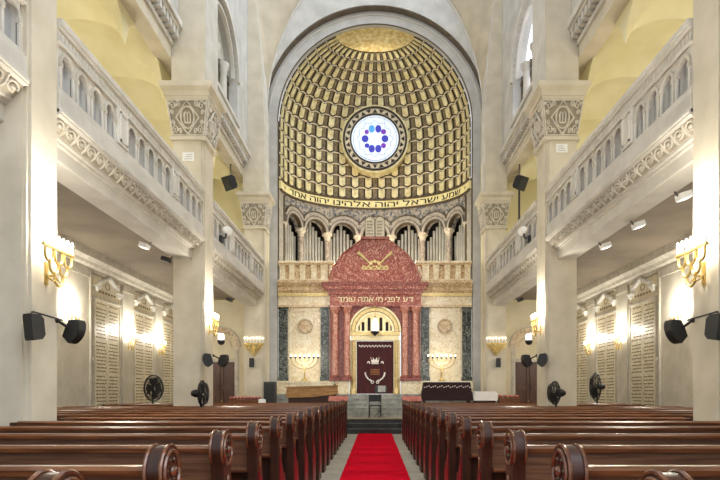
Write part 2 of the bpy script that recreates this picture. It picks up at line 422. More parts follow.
# galleries: beam + frieze + parapet, bay by bay and side by side
BN = ['nearest bay, cut by the picture edge', 'from the near to the middle pier', 'from the middle to the far pier']
def parapet_layout(y0, y1):
    p = (y1 - y0 - 0.8) / 13.0; y = y0 + 0.04; out = []
    for g, n in enumerate((4, 5, 4)):
        out.append(('g', y, y + n * p, n)); y += n * p
        if g < 2: out.append(('p', y, y + 0.36, 1)); y += 0.36
    return out
for bi, (y0, y1) in enumerate(BAYS):
    for sx in (-1, 1):
        X = PX + 0.01
        b = MB('stone', 'stone_warm', 'stone_trim', xf=mir(sx))
        b.box(X, X + .3, y0, y1, 4.96, 5.2)
        b.prism([(X + .3, 5.0), (X - .04, 5.0), (X - .04, 4.96), (X - .02, 4.95), (X - .02, 4.93), (X + .05, 4.92), (X + .17, 4.78), (X + .17, 4.75), (X + .22, 4.74), (X + .22, 4.71), (X + .26, 4.7), (X + .26, 4.52), (X + .28, 4.5), (X + .66, 4.5), (X + .66, 5.0)], y0, y1, 'y')
        g = struct(b.build('gallery_beam', at=(sx * X, y0, 4.5)))
        b = MB('stone_trim', 'frieze_back', xf=mir(sx))
        b.prism([(X + .045, 4.925), (X + .04, 4.92), (X + .16, 4.78), (X + .165, 4.785)], y0, y1, 'y', 1)
        n = int((y1 - y0) / 0.27)
        for k in range(n):
            yc = y0 + (k + .5) * (y1 - y0) / n
            pts = [(X + .09 - .5 * (z - 4.85), yc + .09 * math.cos(a), z) for a in [PI * 1.7 * j / 10 - .3 for j in range(11)] for z in [4.85 + .05 * math.sin(a)]]; pts = [(p[0] - .02, p[1], p[2]) for p in pts]
            b.tube(pts, .016, 5)
            b.ball((X + .09, yc + .02, 4.85), (.035, .05, .035), 8, 5)
            b.tube([(X + .03, yc - .13, 4.92), (X + .1, yc - .1, 4.85), (X + .16, yc - .12, 4.78)], [.012, .03, .012], 6)
        b.build('frieze', g, smooth=True)
        t = thing('gallery_parapet', 'pale arcaded gallery parapet on the %s, %s' % (SIDE[sx], BN[bi]),
                  'parapet', (sx * (X + .1), (y0 + y1) / 2, 5.2), 'gallery parapets along the nave')
        a = MB('stone', xf=mir(sx))
        a.box(X + .0, X + .26, y0, y1, 5.2, 5.26); a.box(X + .02, X + .24, y0, y1, 5.26, 5.3)
        a.build('base', t)
        a = MB('stone', 'stone_trim', xf=mir(sx))
        a.box(X + .0, X + .24, y0, y1, 5.86, 5.89); a.box(X + .02, X + .22, y0, y1, 5.89, 6.04, 1)
        a.box(X - .02, X + .26, y0, y1, 6.04, 6.08); a.box(X - .04, X + .29, y0, y1, 6.08, 6.15)
        nn = int((y1 - y0) / .085)
        for k in range(nn):
            a.ball((X + .02, y0 + (k + .5) * (y1 - y0) / nn, 5.965), (.012, .03, .05), 6, 4, 0)
        a.build('rail', t)
        lay = parapet_layout(y0 if bi else 0.6, y1)
        for kind, p0, p1, n in lay:
            if p1 < y0: continue
            if kind == 'p':
                a = MB('stone', 'recess', xf=mir(sx)); a.box(X - .01, X + .24, p0, p1, 5.3, 5.86)
                for q0, q1, r0, r1 in ((p0 + .05, p1 - .05, 5.35, 5.38), (p0 + .05, p1 - .05, 5.78, 5.81), (p0 + .05, p0 + .08, 5.35, 5.81), (p1 - .08, p1 - .05, 5.35, 5.81)):
                    a.box(X - .025, X, q0, q1, r0, r1)
                a.build('post', t); continue
            mp = lambda u, v, d: (X + d, u, v)
            p = (p1 - p0) / n
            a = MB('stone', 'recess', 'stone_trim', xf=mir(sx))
            for k in range(n):
                c = p0 + (k + .5) * p
                a.archplate(c - p / 2, c + p / 2, 5.3, 5.86, c, p * .33, 5.64, .05, .16, mp, 10)
                a.ring(c, 5.64, p * .33, p * .44, 0, PI, 10, .02, .06, mp, 2)
                for su in (-1, 1):
                    q = c + su * p * .385
                    a.box(X + .02, X + .06, q - p * .055, q + p * .055, 5.3, 5.64)
                    a.box(X + .01, X + .06, q - p * .07, q + p * .07, 5.58, 5.64, 2)
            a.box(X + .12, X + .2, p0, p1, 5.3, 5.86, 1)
            a.build('arcade_panel', t)

# groin vault over each lower gallery, upper cornice with modillions, clerestory
for sx in (-1, 1):
    b = MB('yellow', xf=mir(sx))
    xa, xb = 5.1, WX; xc, hw = (xa + xb) / 2, (xb - xa) / 2
    N = 18; cell = 2.1; start = 13.5 - 5 * cell
    NY = 9 * N
    vs = []; fs = []
    for j in range(NY + 1):
        for i in range(N + 1):
            u = -1 + 2 * i / N; v = -1 + 2 * (j % N) / N if j < NY else 1
            z = 8.5 + .5 * max(math.sqrt(max(0, 1 - u * u)), math.sqrt(max(0, 1 - v * v))) + .42 * (1 - v * v)
            vs.append((xc + u * hw, start + j * cell / N, z))
    for j in range(NY):
        for i in range(N):
            a = j * (N + 1) + i; fs.append((a, a + 1, a + N + 2, a + N + 1))
    b.add(vs, fs)
    # fill between the lunettes and the beam
    vs = []; n = NY
    for j in range(NY + 1):
        v = -1 + 2 * (j % N) / N if j < NY else 1
        z = 8.5 + .5 * math.sqrt(max(0, 1 - v * v)) + .42 * (1 - v * v) - .01; y = start + j * cell / N
        vs += [(xa - .02, y, z), (xa - .02, y, 9.5), (xa + .02, y, 9.5), (xa + .02, y, z)]
    b.add(vs, [(j * 4 + q, j * 4 + (q + 1) % 4, j * 4 + 4 + (q + 1) % 4, j * 4 + 4 + q) for j in range(NY) for q in range(4)])
    struct(b.build('ceiling_gallery_' + SIDE[sx], smooth=True, ang=9))
    b = MB('stone_warm', 'stone', 'band_dark', xf=mir(sx))
    b.box(4.78, 5.12, 2.6, 20.9, 9.21, 9.6)
    for (y0, y1) in ((2.6, 13.1), (13.9, 20.2)):
        b.box(4.77, 5.12, y0, y1, 9.2, 9.5)
        b.box(4.72, 5.12, y0, y1, 9.5, 9.62, 1)
        b.box(4.74, 5.12, y0, y1, 9.62, 9.82, 2)
        n = int((y1 - y0) / .2)
        for k in range(n):
            yc = y0 + (k + .5) * (y1 - y0) / n
            b.box(4.58, 4.78, yc - .055, yc + .055, 9.64, 9.82, 1)
        b.box(4.56, 5.12, y0, y1, 9.82, 9.9, 1); b.box(4.5, 5.12, y0, y1, 9.9, 10.05, 1)
    struct(b.build('trim_upper_cornice_' + SIDE[sx]))
    b = MB('apse_stone', 'stone', xf=mir(sx))
    b.box(4.6, 5.0, 2.6, 13.1, 10.05, 15)
    mp = lambda u, v, d: (4.6 + d, u, v)
    b.archplate(13.9, 20.2, 10.05, 16.8, 17.2, 1.5, 11.75, 0, .4, mp, 24, vb=10.35)
    w = struct(b.build('wall_clerestory_' + SIDE[sx]))
    b = MB('stone', xf=mir(sx))
    b.ring(17.2, 11.75, 1.5, 1.68, 0, PI, 28, -.06, .05, mp)
    b.ring(17.2, 11.75, 1.3, 1.38, 0, PI, 28, .05, .16, mp)
    b.box(4.52, 4.7, 15.6, 18.8, 10.25, 10.37)
    b.build('arch_moulding', w, smooth=True)
    wn = MB('day_glass' if sx > 0 else 'dull_glass', xf=mir(sx)); 
    wn.box(5.0, 5.04, 15.6, 18.8, 10.3, 13.4)
    wo = struct(wn.build('window_%d' % (1 if sx < 0 else 2)), 'tall arched clerestory window on the %s between the middle and far piers' % SIDE[sx])
    wf = MB('apse_dark', xf=mir(sx))
    for yy in (15.75, 16.7, 17.7, 18.65): wf.box(4.88, 5.0, yy - .06, yy + .06, 10.35, 11.9)
    wf.box(4.86, 5.0, 15.7, 18.7, 11.6, 11.75)
    for c in (16.2, 17.2, 18.2): wf.ring(c, 11.3, .38, .46, 0, PI, 12, .3, .4, mp)
    wf.build('window_frame', wo)
    for yy in (16.7, 17.7):
        k = MB('stone', xf=mir(sx)); k.lathe([(.17, 0), (.17, .1), (.12, .16), (.11, 1.1), (.13, 1.14), (.12, 1.17), (.19, 1.36), (.19, 1.42)], (4.8, yy, 10.35), 16)
        k.build('colonnette', wo, smooth=True)

# pendentive-like vault surfaces beside the apse arch
for sx in (-1, 1):
    b = MB('spandrel', 'stone', xf=mir(sx))
    def bx(dz):                                    # outer curve of the apse arch, half width against height
        t = min(max((dz - 10.1) / 6.4, 0), .985); return 4.13 * math.sqrt(1 - t * t)
    vs = []; fs = []; n = 30; k = 8
    for i in range(n + 1):
        z = 11.3 + 5.7 * i / n
        xb = bx(z - 1.4); xe = 4.02 + .5 * (i / n) ** 1.5
        for j in range(k + 1):
            q = j / k; yy = 21.22 - (q ** .8) * 0.95 * min(1, i / 6)
            vs.append((xb + (xe - xb) * q, yy, z))
    for i in range(n):
        for j in range(k):
            a = i * (k + 1) + j; fs.append((a, a + 1, a + k + 2, a + k + 1))
    b.add(vs, fs)
    b.tube([(bx(z - 1.4), 21.19, z) for z in [11.3 + 5.7 * i / n for i in range(n + 1)]], .035, 6, mi=1)
    struct(b.build('trim_pendentive_' + SIDE[sx], smooth=True, ang=60))

# apse wall: two stepped arch plates and dark mosaic edge
ZC, R1, R2 = 11.8, 4.26, 3.75
AY = 21.5
b = MB('apse_stone', 'stone', 'band_dark', 'apse_dark')
mp = lambda u, v, d: (u, d, v)
b.archplate(-5, 5, 0, 18, 0, R1, ZC, 21.2, 21.5, mp, 56, mi=0)
b.archplate(-5, 5, 0, 17.5, 0, R2, ZC, 21.5, 21.75, mp, 56, mi=0)
b.ring(0, ZC, R2 + .3, R2 + .36, 0, PI, 56, 21.47, 21.52, mp, 1)
b.ring(0, ZC, R1 - .05, R1 + .02, 0, PI, 56, 21.24, 21.48, mp, 3)  # soffit of the step coloured dark, its shade painted in
b.ring(0, ZC, R2 - .03, R2 + .0, 0, PI, 56, 21.49, 21.53, mp, 2)
for q in (-1, 1):
    x = q * (R2 - .03); b.box(x - .015, x + .03, 21.49, 21.53, 6.4, ZC, 2)
    x = q * (R2 + .33); b.box(x - .03, x + .03, 21.47, 21.52, 0, ZC, 1)
struct(b.build('wall_apse'))

# apse interior: elliptical drum and half dome
EX, EY = 3.72, 2.75
def ell(t, z, d=0.0):
    return ((EX + d) * math.sin(t), AY + .2 + (EY + d - .2) * math.cos(t), z)
def dome(t, w, d=0.0):
    """w: 0 at the inscription band, 1 at the springing, 2 at the zenith"""
    if w <= 1: return ell(t, 9.66 + (ZC - 9.66) * w, d)
    f = PI / 2 * (2 - w)                           # polar angle from the zenith
    return ((EX + d) * math.sin(f) * math.sin(t), AY + .2 + (EY + d - .2) * math.sin(f) * math.cos(t), ZC + (3.72 + d) * math.cos(f))
W_CAP = 1 + (90 - 24.0) / 90
ROSE = (0.0, 12.12)
b = MB('dome_base', 'dome_gold', 'dome_dark', 'dome_pale', 'cap_gold')
nt_, nw = 60, 40
def shell(w0, w1, n, mi, d=0.0):
    vs = []; fs = []
    for i in range(n + 1):
        w = w0 + (w1 - w0) * i / n
        for j in range(nt_ + 1):
            vs.append(dome(-PI / 2 + PI * j / nt_, w, d))
    for i in range(n):
        for j in range(nt_):
            a = i * (nt_ + 1) + j; fs.append((a, a + 1, a + nt_ + 2, a + nt_ + 1))
    b.add(vs, fs, mi)
shell(0, 1, 6, 0); shell(1, W_CAP, 24, 0); shell(W_CAP, 1.9999, 10, 4)
ROWS, COLS = 13, 20
ws = [0.0]
h_cyl = ZC - 9.66
arc = 3.5 * math.radians(66)
tot = h_cyl + arc
def w_of(s):                                       # arc length along the meridian to w
    return s / h_cyl if s <= h_cyl else 1 + (s - h_cyl) / arc * (W_CAP - 1)
def patch(poly, mi, d0, d1):
    n = len(poly)
    b.add([dome(t, w, d0) for t, w in poly] + [dome(t, w, d1) for t, w in poly],
          [tuple(range(n)), tuple(range(2 * n - 1, n - 1, -1))] + [(i, (i + 1) % n, n + (i + 1) % n, n + i) for i in range(n)], mi)
for r in range(ROWS):
    s0, s1 = tot * r / ROWS, tot * (r + 1) / ROWS
    for c in range(COLS):
        tc = -PI / 2 + PI * (c + .5) / COLS; dt = PI / COLS
        W = lambda q: w_of(min(tot, max(0, s0 + (s1 - s0) * q)))
        px_, py_, pz_ = dome(tc, W(.5))
        if math.hypot(px_ - ROSE[0], pz_ - ROSE[1]) < 1.28: continue
        T = lambda q: tc + dt * q
        a = .33
        patch([(T(-a), W(.27)), (T(0), W(.1)), (T(a), W(.27)), (T(a), W(1.08)), (T(.0), W(.96)), (T(-a), W(1.08))], 2, 0.0, -.03)
        a = .235
        patch([(T(-a), W(.32)), (T(0), W(.18)), (T(a), W(.32)), (T(a), W(1.02)), (T(0), W(.9)), (T(-a), W(1.02))], 1, -.03, -.075)
        # zigzag pale line that dips below each shield
        zz = [(-.5, .17), (-.3, .17), (0, -.01), (.3, .17), (.5, .17)]
        for k in range(4):
            (q0, v0), (q1, v1) = zz[k], zz[k + 1]
            patch([(T(q0), W(v0 - .035)), (T(q1), W(v1 - .035)), (T(q1), W(v1 + .035)), (T(q0), W(v0 + .035))], 3, 0.0, -.055)
struct(b.build('ceiling_apse_dome'), 'gilded mosaic half dome of the apse')

# inscription band round the foot of the dome
b = MB('band_gold', 'band_dark')
uarc = lambda u, v, d: ell(u, v, d)
b.block(-1.52, 1.52, 9.34, 9.66, -.06, .1, uarc, 0, 60)
b.block(-1.52, 1.52, 9.66, 9.74, -.1, .1, uarc, 1, 60)
b.block(-1.52, 1.52, 9.28, 9.34, -.09, .1, uarc, 1, 60)
bo = struct(b.build('trim_inscription_band'))
V, Fs = text_mesh('שמע ישראל יהוה אלהינו יהוה אחד'[::-1], .33)
tw = max(v[0] for v in V) - min(v[0] for v in V)
tx = (max(v[0] for v in V) + min(v[0] for v in V)) / 2
sp = 2.44 / tw
b = MB('text_dark')
b.add([ell((v[0] - tx) * sp, 9.395 + v[1] * 1.0, -.062 - (.012 if v[2] > 0 else 0)) for v in V], Fs)
for q in (-1, 1):
    for k in range(6):
        a = PI * k / 6
        for da in (0,):
            b.add([ell(q * 1.36 + .03 * math.cos(a + e) * r, 9.51 + .1 * math.sin(a + e) * r, -.07) for e, r in ((0, 1), (.3, .35), (PI, 1), (PI + .3, .35))], [(0, 1, 2, 3)])
b.build('lettering', bo)

# arcade of seven arches below the band
AW = math.radians(75) * 2 / 7
b = MB('blue_mosaic', 'archivolt', 'band_dark', 'white_carve')
SPZ, HWD = 8.17, .47
for k in range(7):
    tc = -math.radians(75) + AW * (k + .5)
    mpk = lambda u, v, d, tc=tc: ell(tc + u / 3.35, v, d)
    hwid = AW * 3.35 / 2
    b.archplate(-hwid, hwid, SPZ, 9.29, 0, HWD, SPZ, 0, .3, mpk, 16, 0)
    b.ring(0, SPZ, HWD, hwid - .0, 0, PI, 18, -.07, .1, mpk, 1)
    b.ring(0, SPZ, hwid, .77, .5, PI - .5, 18, -.07, .1, mpk, 1)
    b.ring(0, SPZ, .77, .81, .56, PI - .56, 18, -.09, .1, mpk, 2)
    b.ring(0, SPZ, .6, .625, .1, PI - .1, 18, -.08, .0, mpk, 2)
    b.ring(0, SPZ, HWD - .02, HWD + .02, 0, PI, 18, -.085, .1, mpk, 2)
for q in (-1, 1):
    t0, t1 = sorted((q * math.radians(76.2), q * math.radians(89)))
    b.block(t0, t1, 5.7, 9.29, 0, .3, ell, 1, 5)
    b.block(*sorted((q * math.radians(76.2), q * math.radians(78))), 5.7, 9.2, -.04, .3, ell, 2, 2)
ar = struct(b.build('wall_arcade'), 'curved arcade of seven round arches under the dome')
for k in range(8):
    t = -math.radians(75) + AW * k
    c = ell(t, 0, .12)
    b = MB('column_marble', 'white_carve')
    b.lathe([(.17, 5.7), (.17, 5.85), (.12, 5.92), (.115, 7.86)], (c[0], c[1], 0), 16)
    b.lathe([(.13, 7.86), (.14, 7.9), (.12, 7.93), (.15, 8.0), (.21, 8.12), (.22, 8.17)], (c[0], c[1], 0), 12, mi=1)
    for j in range(8):
        a = 2 * PI * j / 8
        b.ball((c[0] + .19 * math.cos(a), c[1] + .19 * math.sin(a), 8.1), (.045, .045, .04), 6, 4, 1)
    b.build('column', ar, smooth=True)
# chamber behind the pipes, loft floor
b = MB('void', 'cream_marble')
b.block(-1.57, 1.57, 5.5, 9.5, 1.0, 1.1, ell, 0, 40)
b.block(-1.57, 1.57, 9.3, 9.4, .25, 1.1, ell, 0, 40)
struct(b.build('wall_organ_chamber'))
b = MB('cream_marble'); b.box(-3.7, 3.7, 21.8, 25.4, 5.5, 5.62); struct(b.build('floor_organ_loft'))
org = thing('pipe_organ', 'pipe organ with ranks of silver pipes behind the arcade under the dome', 'pipe organ', (0, 24.2, 5.62))
for k in range(7):
    if k == 3: continue
    tc = -math.radians(75) + AW * (k + .5)
    for j in range(9):
        q = (j - 4) / 4
        t = tc + q * AW * .41
        c = ell(t, 0, .36)
        top = 8.68 - .8 * abs(q) - (.05 if j % 2 else 0)
        b = MB('pipe', 'void')
        b.lathe([(.02, 5.62), (.06, 5.9), (.062, top), (.05, top + .005)], (c[0], c[1], 0), 10)
        b.box(c[0] - .028, c[0] + .028, c[1] - .056, c[1] - .04, 5.98, 6.03, 1)
        b.build('pipe', org, smooth=True)

# ------------------------------------------------------------------ rose window
YR = 23.72
def disc(b, r, y0, y1, c=ROSE, n=48, mi=0, sx=1.0):
    b.prism([(c[0] + r * sx * math.cos(2 * PI * i / n), c[1] + r * math.sin(2 * PI * i / n)) for i in range(n)], y0, y1, 'y', mi)
b = MB('rose_glass'); disc(b, 1.02, YR, YR + .03)
ro = struct(b.build('window_3', at=(0, YR, ROSE[1])), 'round stained glass window with a blue six lobed wreath in the dome')
mp = lambda u, v, d: (ROSE[0] + u, YR + d, ROSE[1] + v)
b = MB('dome_gold', 'dome_dark', 'dome_pale')
b.ring(0, 0, 1.0, 1.06, 0, 2 * PI, 48, -.06, .4, mp, 1)
b.ring(0, 0, 1.06, 1.28, 0, 2 * PI, 48, -.02, .5, mp, 2)
b.ring(0, 0, 1.28, 1.36, 0, 2 * PI, 48, -.06, .6, mp, 1)
b.ring(0, 0, 1.36, 1.43, 0, 2 * PI, 48, -.03, .6, mp, 0)
NT = 28
for k in range(NT):
    a = 2 * PI * k / NT
    p = [(1.10 if k % 2 else 1.25, a - .09), (1.10 if k % 2 else 1.25, a + .09), (1.25 if k % 2 else 1.10, a)]
    p = [(r * math.cos(x), r * math.sin(x)) for r, x in p]
    b.add([mp(u, v, -.035) for u, v in p] + [mp(u, v, -.01) for u, v in p], [(0, 1, 2), (5, 4, 3), (0, 1, 4, 3), (1, 2, 5, 4), (2, 0, 3, 5)], 1)
    if k % 2 == 0:
        continue
b.build('window_frame', ro)
b = MB('rose_blue', 'rose_cyan', 'rose_violet', 'rose_line')
for u, v, ru, rv, mi in ((-.14, .42, .095, .12, 1), (.14, .42, .095, .12, 0), (-.42, .0, .11, .11, 0), (.42, .0, .11, .11, 0), (-.14, -.42, .1, .12, 0), (.14, -.42, .1, .12, 0),
                         (-.35, .29, .07, .07, 2), (.36, .3, .085, .08, 2), (-.34, -.29, .075, .07, 0), (.36, -.29, .08, .08, 2)):
    b.prism([(u + 1.3 * ru * math.cos(2 * PI * i / 20), ROSE[1] + v + 1.3 * rv * math.sin(2 * PI * i / 20)) for i in range(20)], YR - .03, YR, 'y', mi)
star = []
for k in range(24):
    r = .78 if k % 2 == 0 else .66
    star.append((r * math.cos(2 * PI * k / 24), YR - .012, ROSE[1] + r * math.sin(2 * PI * k / 24)))
b.tube(star, .009, 5, True, 3)
b.tube([(.92 * math.cos(2 * PI * k / 40), YR - .012, ROSE[1] + .92 * math.sin(2 * PI * k / 40)) for k in range(40)], .008, 5, True, 3)
for x in (-.42, .42):
    for q in (-1, 1): b.tube([(x, YR - .01, ROSE[1] + q * .62), (x, YR - .01, ROSE[1] + q * .88)], .007, 5, mi=3)
b.build('stained_glass', ro)

# ================================================================== ark wall
SY = 21.6
b = MB('cream_marble', 'green_marble', 'brown_marble', 'gold_paint')
b.box(-3.72, -1.72, SY, SY + .3, 1.0, 5.62); b.box(1.72, 3.72, SY, SY + .3, 1.0, 5.62)
b.box(-3.72, 3.72, SY + .16, SY + .3, 4.9, 5.62)
for q in (-1, 1):
    for x0, x1, mi in ((3.36, 3.7, 1), (1.78, 2.08, 1)):
        a0, a1 = sorted((q * x0, q * x1)); b.box(a0, a1, SY - .08, SY + .05, 1.85, 4.66, mi)
        b.box(a0 - .03, a1 + .03, SY - .1, SY + .05, 4.6, 4.68, mi); b.box(a0 - .03, a1 + .03, SY - .12, SY + .05, 1.8, 1.98, mi)
    a0, a1 = sorted((q * 1.72, q * 3.72))
    b.box(a0, a1, SY - .13, SY + .05, 4.66, 4.74, 2)                    # moulding under the frieze
    b.box(a0, a1, SY - .06, SY + .05, 4.74, 5.08, 0)
    b.box(a0, a1, SY - .14, SY + .05, 5.08, 5.2, 3)
    b.prism([(SY - .1, 5.2), (SY - .2, 5.3), (SY - .14, 5.42), (SY - .3, 5.56), (SY - .3, 5.66), (SY + .1, 5.66), (SY + .1, 5.2)], a0, a1, 'x', 2)
    xc = q * 2.72                                                      # panel frame
    for r in ((xc - .6, xc - .55, 1.95, 4.55), (xc + .55, xc + .6, 1.95, 4.55), (xc - .6, xc + .6, 4.5, 4.55)):
        b.box(r[0], r[1], SY - .02, SY + .02, r[2], r[3], 0)
    b.box(*sorted((q * 1.0, q * 3.72)), SY - .38, SY + .05, 1.3, 1.74, 0)        # plinth
    b.box(*sorted((q * 1.0, q * 3.72)), SY - .42, SY + .05, 1.74, 1.82, 0)
struct(b.build('wall_ark_screen'), 'cream and green marble screen wall either side of the ark')
for sx in (-1, 1):
    b = MB('brown_marble', 'ink')
    mpm = lambda u, v, d: (sx * 2.69 + u, SY - .02 + d, 3.93 + v)
    disc(b, .27, SY - .05, SY, (sx * 2.69, 3.93), 32, 0)
    b.ring(0, 0, .22, .28, 0, 2 * PI, 32, -.05, .02, mpm, 1)
    b.ring(0, 0, .235, .265, 0, 2 * PI, 32, -.06, .02, mpm, 0)
    for k in range(2):
        pts = [(sx * 2.69 + .15 * math.cos(2 * PI * i / 3 + PI / 2 + k * PI), SY - .055, 3.93 + .15 * math.sin(2 * PI * i / 3 + PI / 2 + k * PI)) for i in range(3)]
        b.tube(pts + [pts[0]], .007, 5, mi=0)
    tag(b.build('medallion', at=(sx * 2.69, SY, 3.93)), 'round carved medallion on the marble panel %s of the ark' % SIDE[sx], 'medallion', 'medallions beside the ark')
    # loft balustrade
    t = thing('loft_balustrade', 'cream marble balustrade before the organ pipes, %s of the red gable' % SIDE[sx], 'balustrade', (sx * 2.7, SY, 5.66), 'organ loft balustrades')
    mx = mir(sx)
    a = MB('cream_marble', xf=mx); a.box(1.77, 3.7, SY - .12, SY + .2, 5.66, 5.74); a.build('base', t)
    a = MB('brown_marble', 'cream_marble', xf=mx); a.box(1.58, 3.7, SY - .14, SY + .2, 6.28, 6.35); a.box(1.55, 3.7, SY - .18, SY + .22, 6.35, 6.42, 1); a.build('rail', t)
    a = MB('brown_marble', xf=mx); a.box(1.77, 3.68, SY + .02, SY + .12, 5.74, 6.28); a.build('infill_panel', t)
    for x in (1.95, 2.35, 2.78, 3.2, 3.56):
        a = MB('cream_marble', xf=mx); w = .13 if x == 1.95 else .1
        a.box(x - w, x + w, SY - .08, SY + .14, 5.74, 6.28); a.box(x - w - .02, x + w + .02, SY - .1, SY + .14, 6.2, 6.28); a.build('post', t)

# the ark portal
ark = thing('torah_ark', 'red marble ark portal with curved gable, paired columns and gilt arch', 'ark', (0, 21.3, 1.3))
k_ = 21.35 / F
def ax(px): return (px - 375) * k_
def az(py): return H + (392 - py) * k_
half = [(46, 283), (46, 279), (43, 271), (41, 267), (37.5, 262), (35, 258), (31, 253.5), (26, 249.5), (21, 246), (16.5, 242.5), (14.5, 241), (14.5, 238.5)]
gab = [(ax(375 - x), az(y)) for x, y in half] + [(ax(375 + x), az(y)) for x, y in reversed(half)]
b = MB('red_marble', 'red_dark'); b.prism(gab, 21.3, 21.75, 'y')
b.tube([(p[0], 21.3, p[1]) for p in gab[1:11]], .035, 6); b.tube([(p[0], 21.3, p[1]) for p in gab[13:23]], .035, 6)
b.box(ax(361), ax(389), 21.2, 21.8, az(240), az(237.5))
b.build('gable', ark)
b = MB('gold_paint')
for q in (-1, 1):                                  # crossed trumpets over a leafy crown
    b.tube([(q * ax(375 + 17), 21.27, az(253)), (q * ax(375 + 10), 21.26, az(259)), (q * ax(375 + 3), 21.26, az(266))], [.075, .04, .03], 8)
    for j in range(5):
        b.ball((q * (.06 + .09 * j), 21.28, az(267 + (j % 2) * 1.5)), (.06, .03, .05), 8, 5)
    b.tube([(q * .1, 21.27, az(263)), (q * .3, 21.27, az(268)), (q * .46, 21.27, az(266)), (q * .5, 21.27, az(269))], .03, 6)
for j in range(3): b.ball((-.13 + .13 * j, 21.26, az(263 - (j == 1))), (.07, .04, .07), 8, 5)
b.box(-.5, .5, 21.27, 21.31, az(270), az(269.2))
b.build('crossed_trumpet_relief', ark, smooth=True)
b = MB('red_dark', 'red_marble')
for z0, z1, e, mi in ((287, 283, 53, 0), (290, 287, 51, 1), (292.5, 290, 48, 0), (295, 292.5, 47, 1)):
    b.box(ax(375 - e), ax(375 + e), 21.2 - (e - 46) * .015, 21.75, az(z0), az(z1), mi)
b.build('cornice', ark)
b = MB('red_marble', 'red_dark'); b.box(ax(330), ax(421), 21.28, 21.75, az(306), az(295)); b.box(ax(329), ax(422), 21.25, 21.75, az(307), az(305.3), 1)
fr = b.build('frieze', ark)
V, Fs = text_mesh('דע לפני מי אתה עומד'[::-1], .30, .012)
x0, x1 = min(v[0] for v in V), max(v[0] for v in V)
b = MB('cream_gilt'); sc_ = (ax(413) - ax(338)) / (x1 - x0)
b.add([((v[0] - (x0 + x1) / 2) * sc_ + ax(375.5), 21.268 + v[2], az(302.2) + v[1] * 1.0) for v in V], Fs); b.build('lettering', fr)
b = MB('red_dark', 'red_marble'); mp = lambda u, v, d: (u, d, v)
b.archplate(ax(329.5), ax(420.5), 1.3, az(306), 0, 1.0, az(331.5), 21.4, 21.62, mp, 28)
b.build('body', ark)
for x in (335.3, 347, 405, 415.3):
    cx_ = ax(x)
    b = MB('red_pale'); b.lathe([(.135, az(377)), (.12, az(370)), (.115, az(314))], (cx_, 21.3, 0), 18)
    co = b.build('column', ark, smooth=True)
    b = MB('red_pale'); b.lathe([(.12, az(314)), (.15, az(313.2)), (.13, az(312.4)), (.17, az(309.5)), (.21, az(308))], (cx_, 21.3, 0), 14)
    b.box(cx_ - .2, cx_ + .2, 21.1, 21.5, az(308), az(306.3))
    for j in range(6): b.ball((cx_ + .17 * math.cos(j * PI / 3), 21.3 + .17 * math.sin(j * PI / 3), az(309.8)), .045, 6, 4)
    b.build('capital', co, smooth=True)
    b = MB('red_dark'); b.box(cx_ - .2, cx_ + .2, 21.1, 21.5, 1.82, az(378)); b.lathe([(.19, az(378)), (.19, az(377)), (.14, az(375.4))], (cx_, 21.3, 0), 16)
    b.build('column_base', co, smooth=True)
b = MB('cream_gilt', 'gold_paint', 'ink')
zc = az(331.5)
for r0, r1, y, mi in ((.93, 1.0, 21.33, 0), (.9, .93, 21.36, 2), (.78, .9, 21.35, 1), (.75, .78, 21.38, 2), (.66, .75, 21.36, 0)):
    b.ring(0, zc, r0, r1, 0, PI, 36, y, 21.6, mp, mi)
b.build('gilt_arch', ark, smooth=True)
b = MB('cream_gilt', 'gold_paint'); b.prism([(.7 * math.cos(PI * i / 24), zc + .7 * math.sin(PI * i / 24)) for i in range(25)], 21.44, 21.6, 'y')
b.tube([(0 + .05 * math.cos(a) * (1 if i % 2 else .5), 21.43, az(312.5) + .05 * math.sin(a) * (1 if i % 2 else .5)) for i, a in enumerate([2 * PI * j / 12 for j in range(12)])], .012, 5, True, 1)
ty = b.build('tympanum', ark)
for dx, y0, y1, w in ((0, 330, 316, 1.3), (-5.9, 330.6, 317.3, 1.5), (5.9, 330.6, 317.3, 1.5), (-12, 330.6, 321.6, 1.4), (12, 330.6, 321.6, 1.4), (-16, 330.4, 325, .6), (16, 330.4, 325, .6)):
    b = MB('void', 'gold_paint'); c = dx * k_; hw = w * k_; sp_ = az(y1) - hw
    b.prism([(c - hw, az(y0)), (c + hw, az(y0))] + [(c + hw * math.cos(PI * i / 10), sp_ + hw * math.sin(PI * i / 10)) for i in range(11)], 21.43, 21.445, 'y')
    b.ring(c, sp_, hw, hw + .02, 0, PI, 10, 21.425, 21.45, mp, 1)
    b.build('slot_window', ty)
b = MB('cream_gilt', 'gold_paint')
b.box(ax(350), ax(400), 21.3, 21.6, az(335.5), az(332), 1); b.box(ax(351), ax(399), 21.34, 21.6, az(340.5), az(335.5))
for q in (-1, 1):
    b.box(*sorted((q * ax(375 + 18.6), q * ax(375 + 25.5))), 21.42, 21.6, 1.3, az(340))
b.build('door_frame', ark)
for q in (-1, 1):
    cx_ = q * ax(375 + 21.3)
    b = MB('gold_paint', 'ink')
    for s_ in range(3):
        ph = 2 * PI * s_ / 3
        b.tube([(cx_ + .035 * math.cos(ph + i * .8), 21.36 + .035 * math.sin(ph + i * .8), 1.55 + (az(341) - 1.58) * i / 44) for i in range(45)], .036, 6)
    b.lathe([(.03, 1.55), (.03, az(341))], (cx_, 21.36, 0), 8, mi=1)
    b.lathe([(.12, 1.3), (.12, 1.48), (.08, 1.56)], (cx_, 21.36, 0), 12)
    b.build('twisted_column', ark, smooth=True)

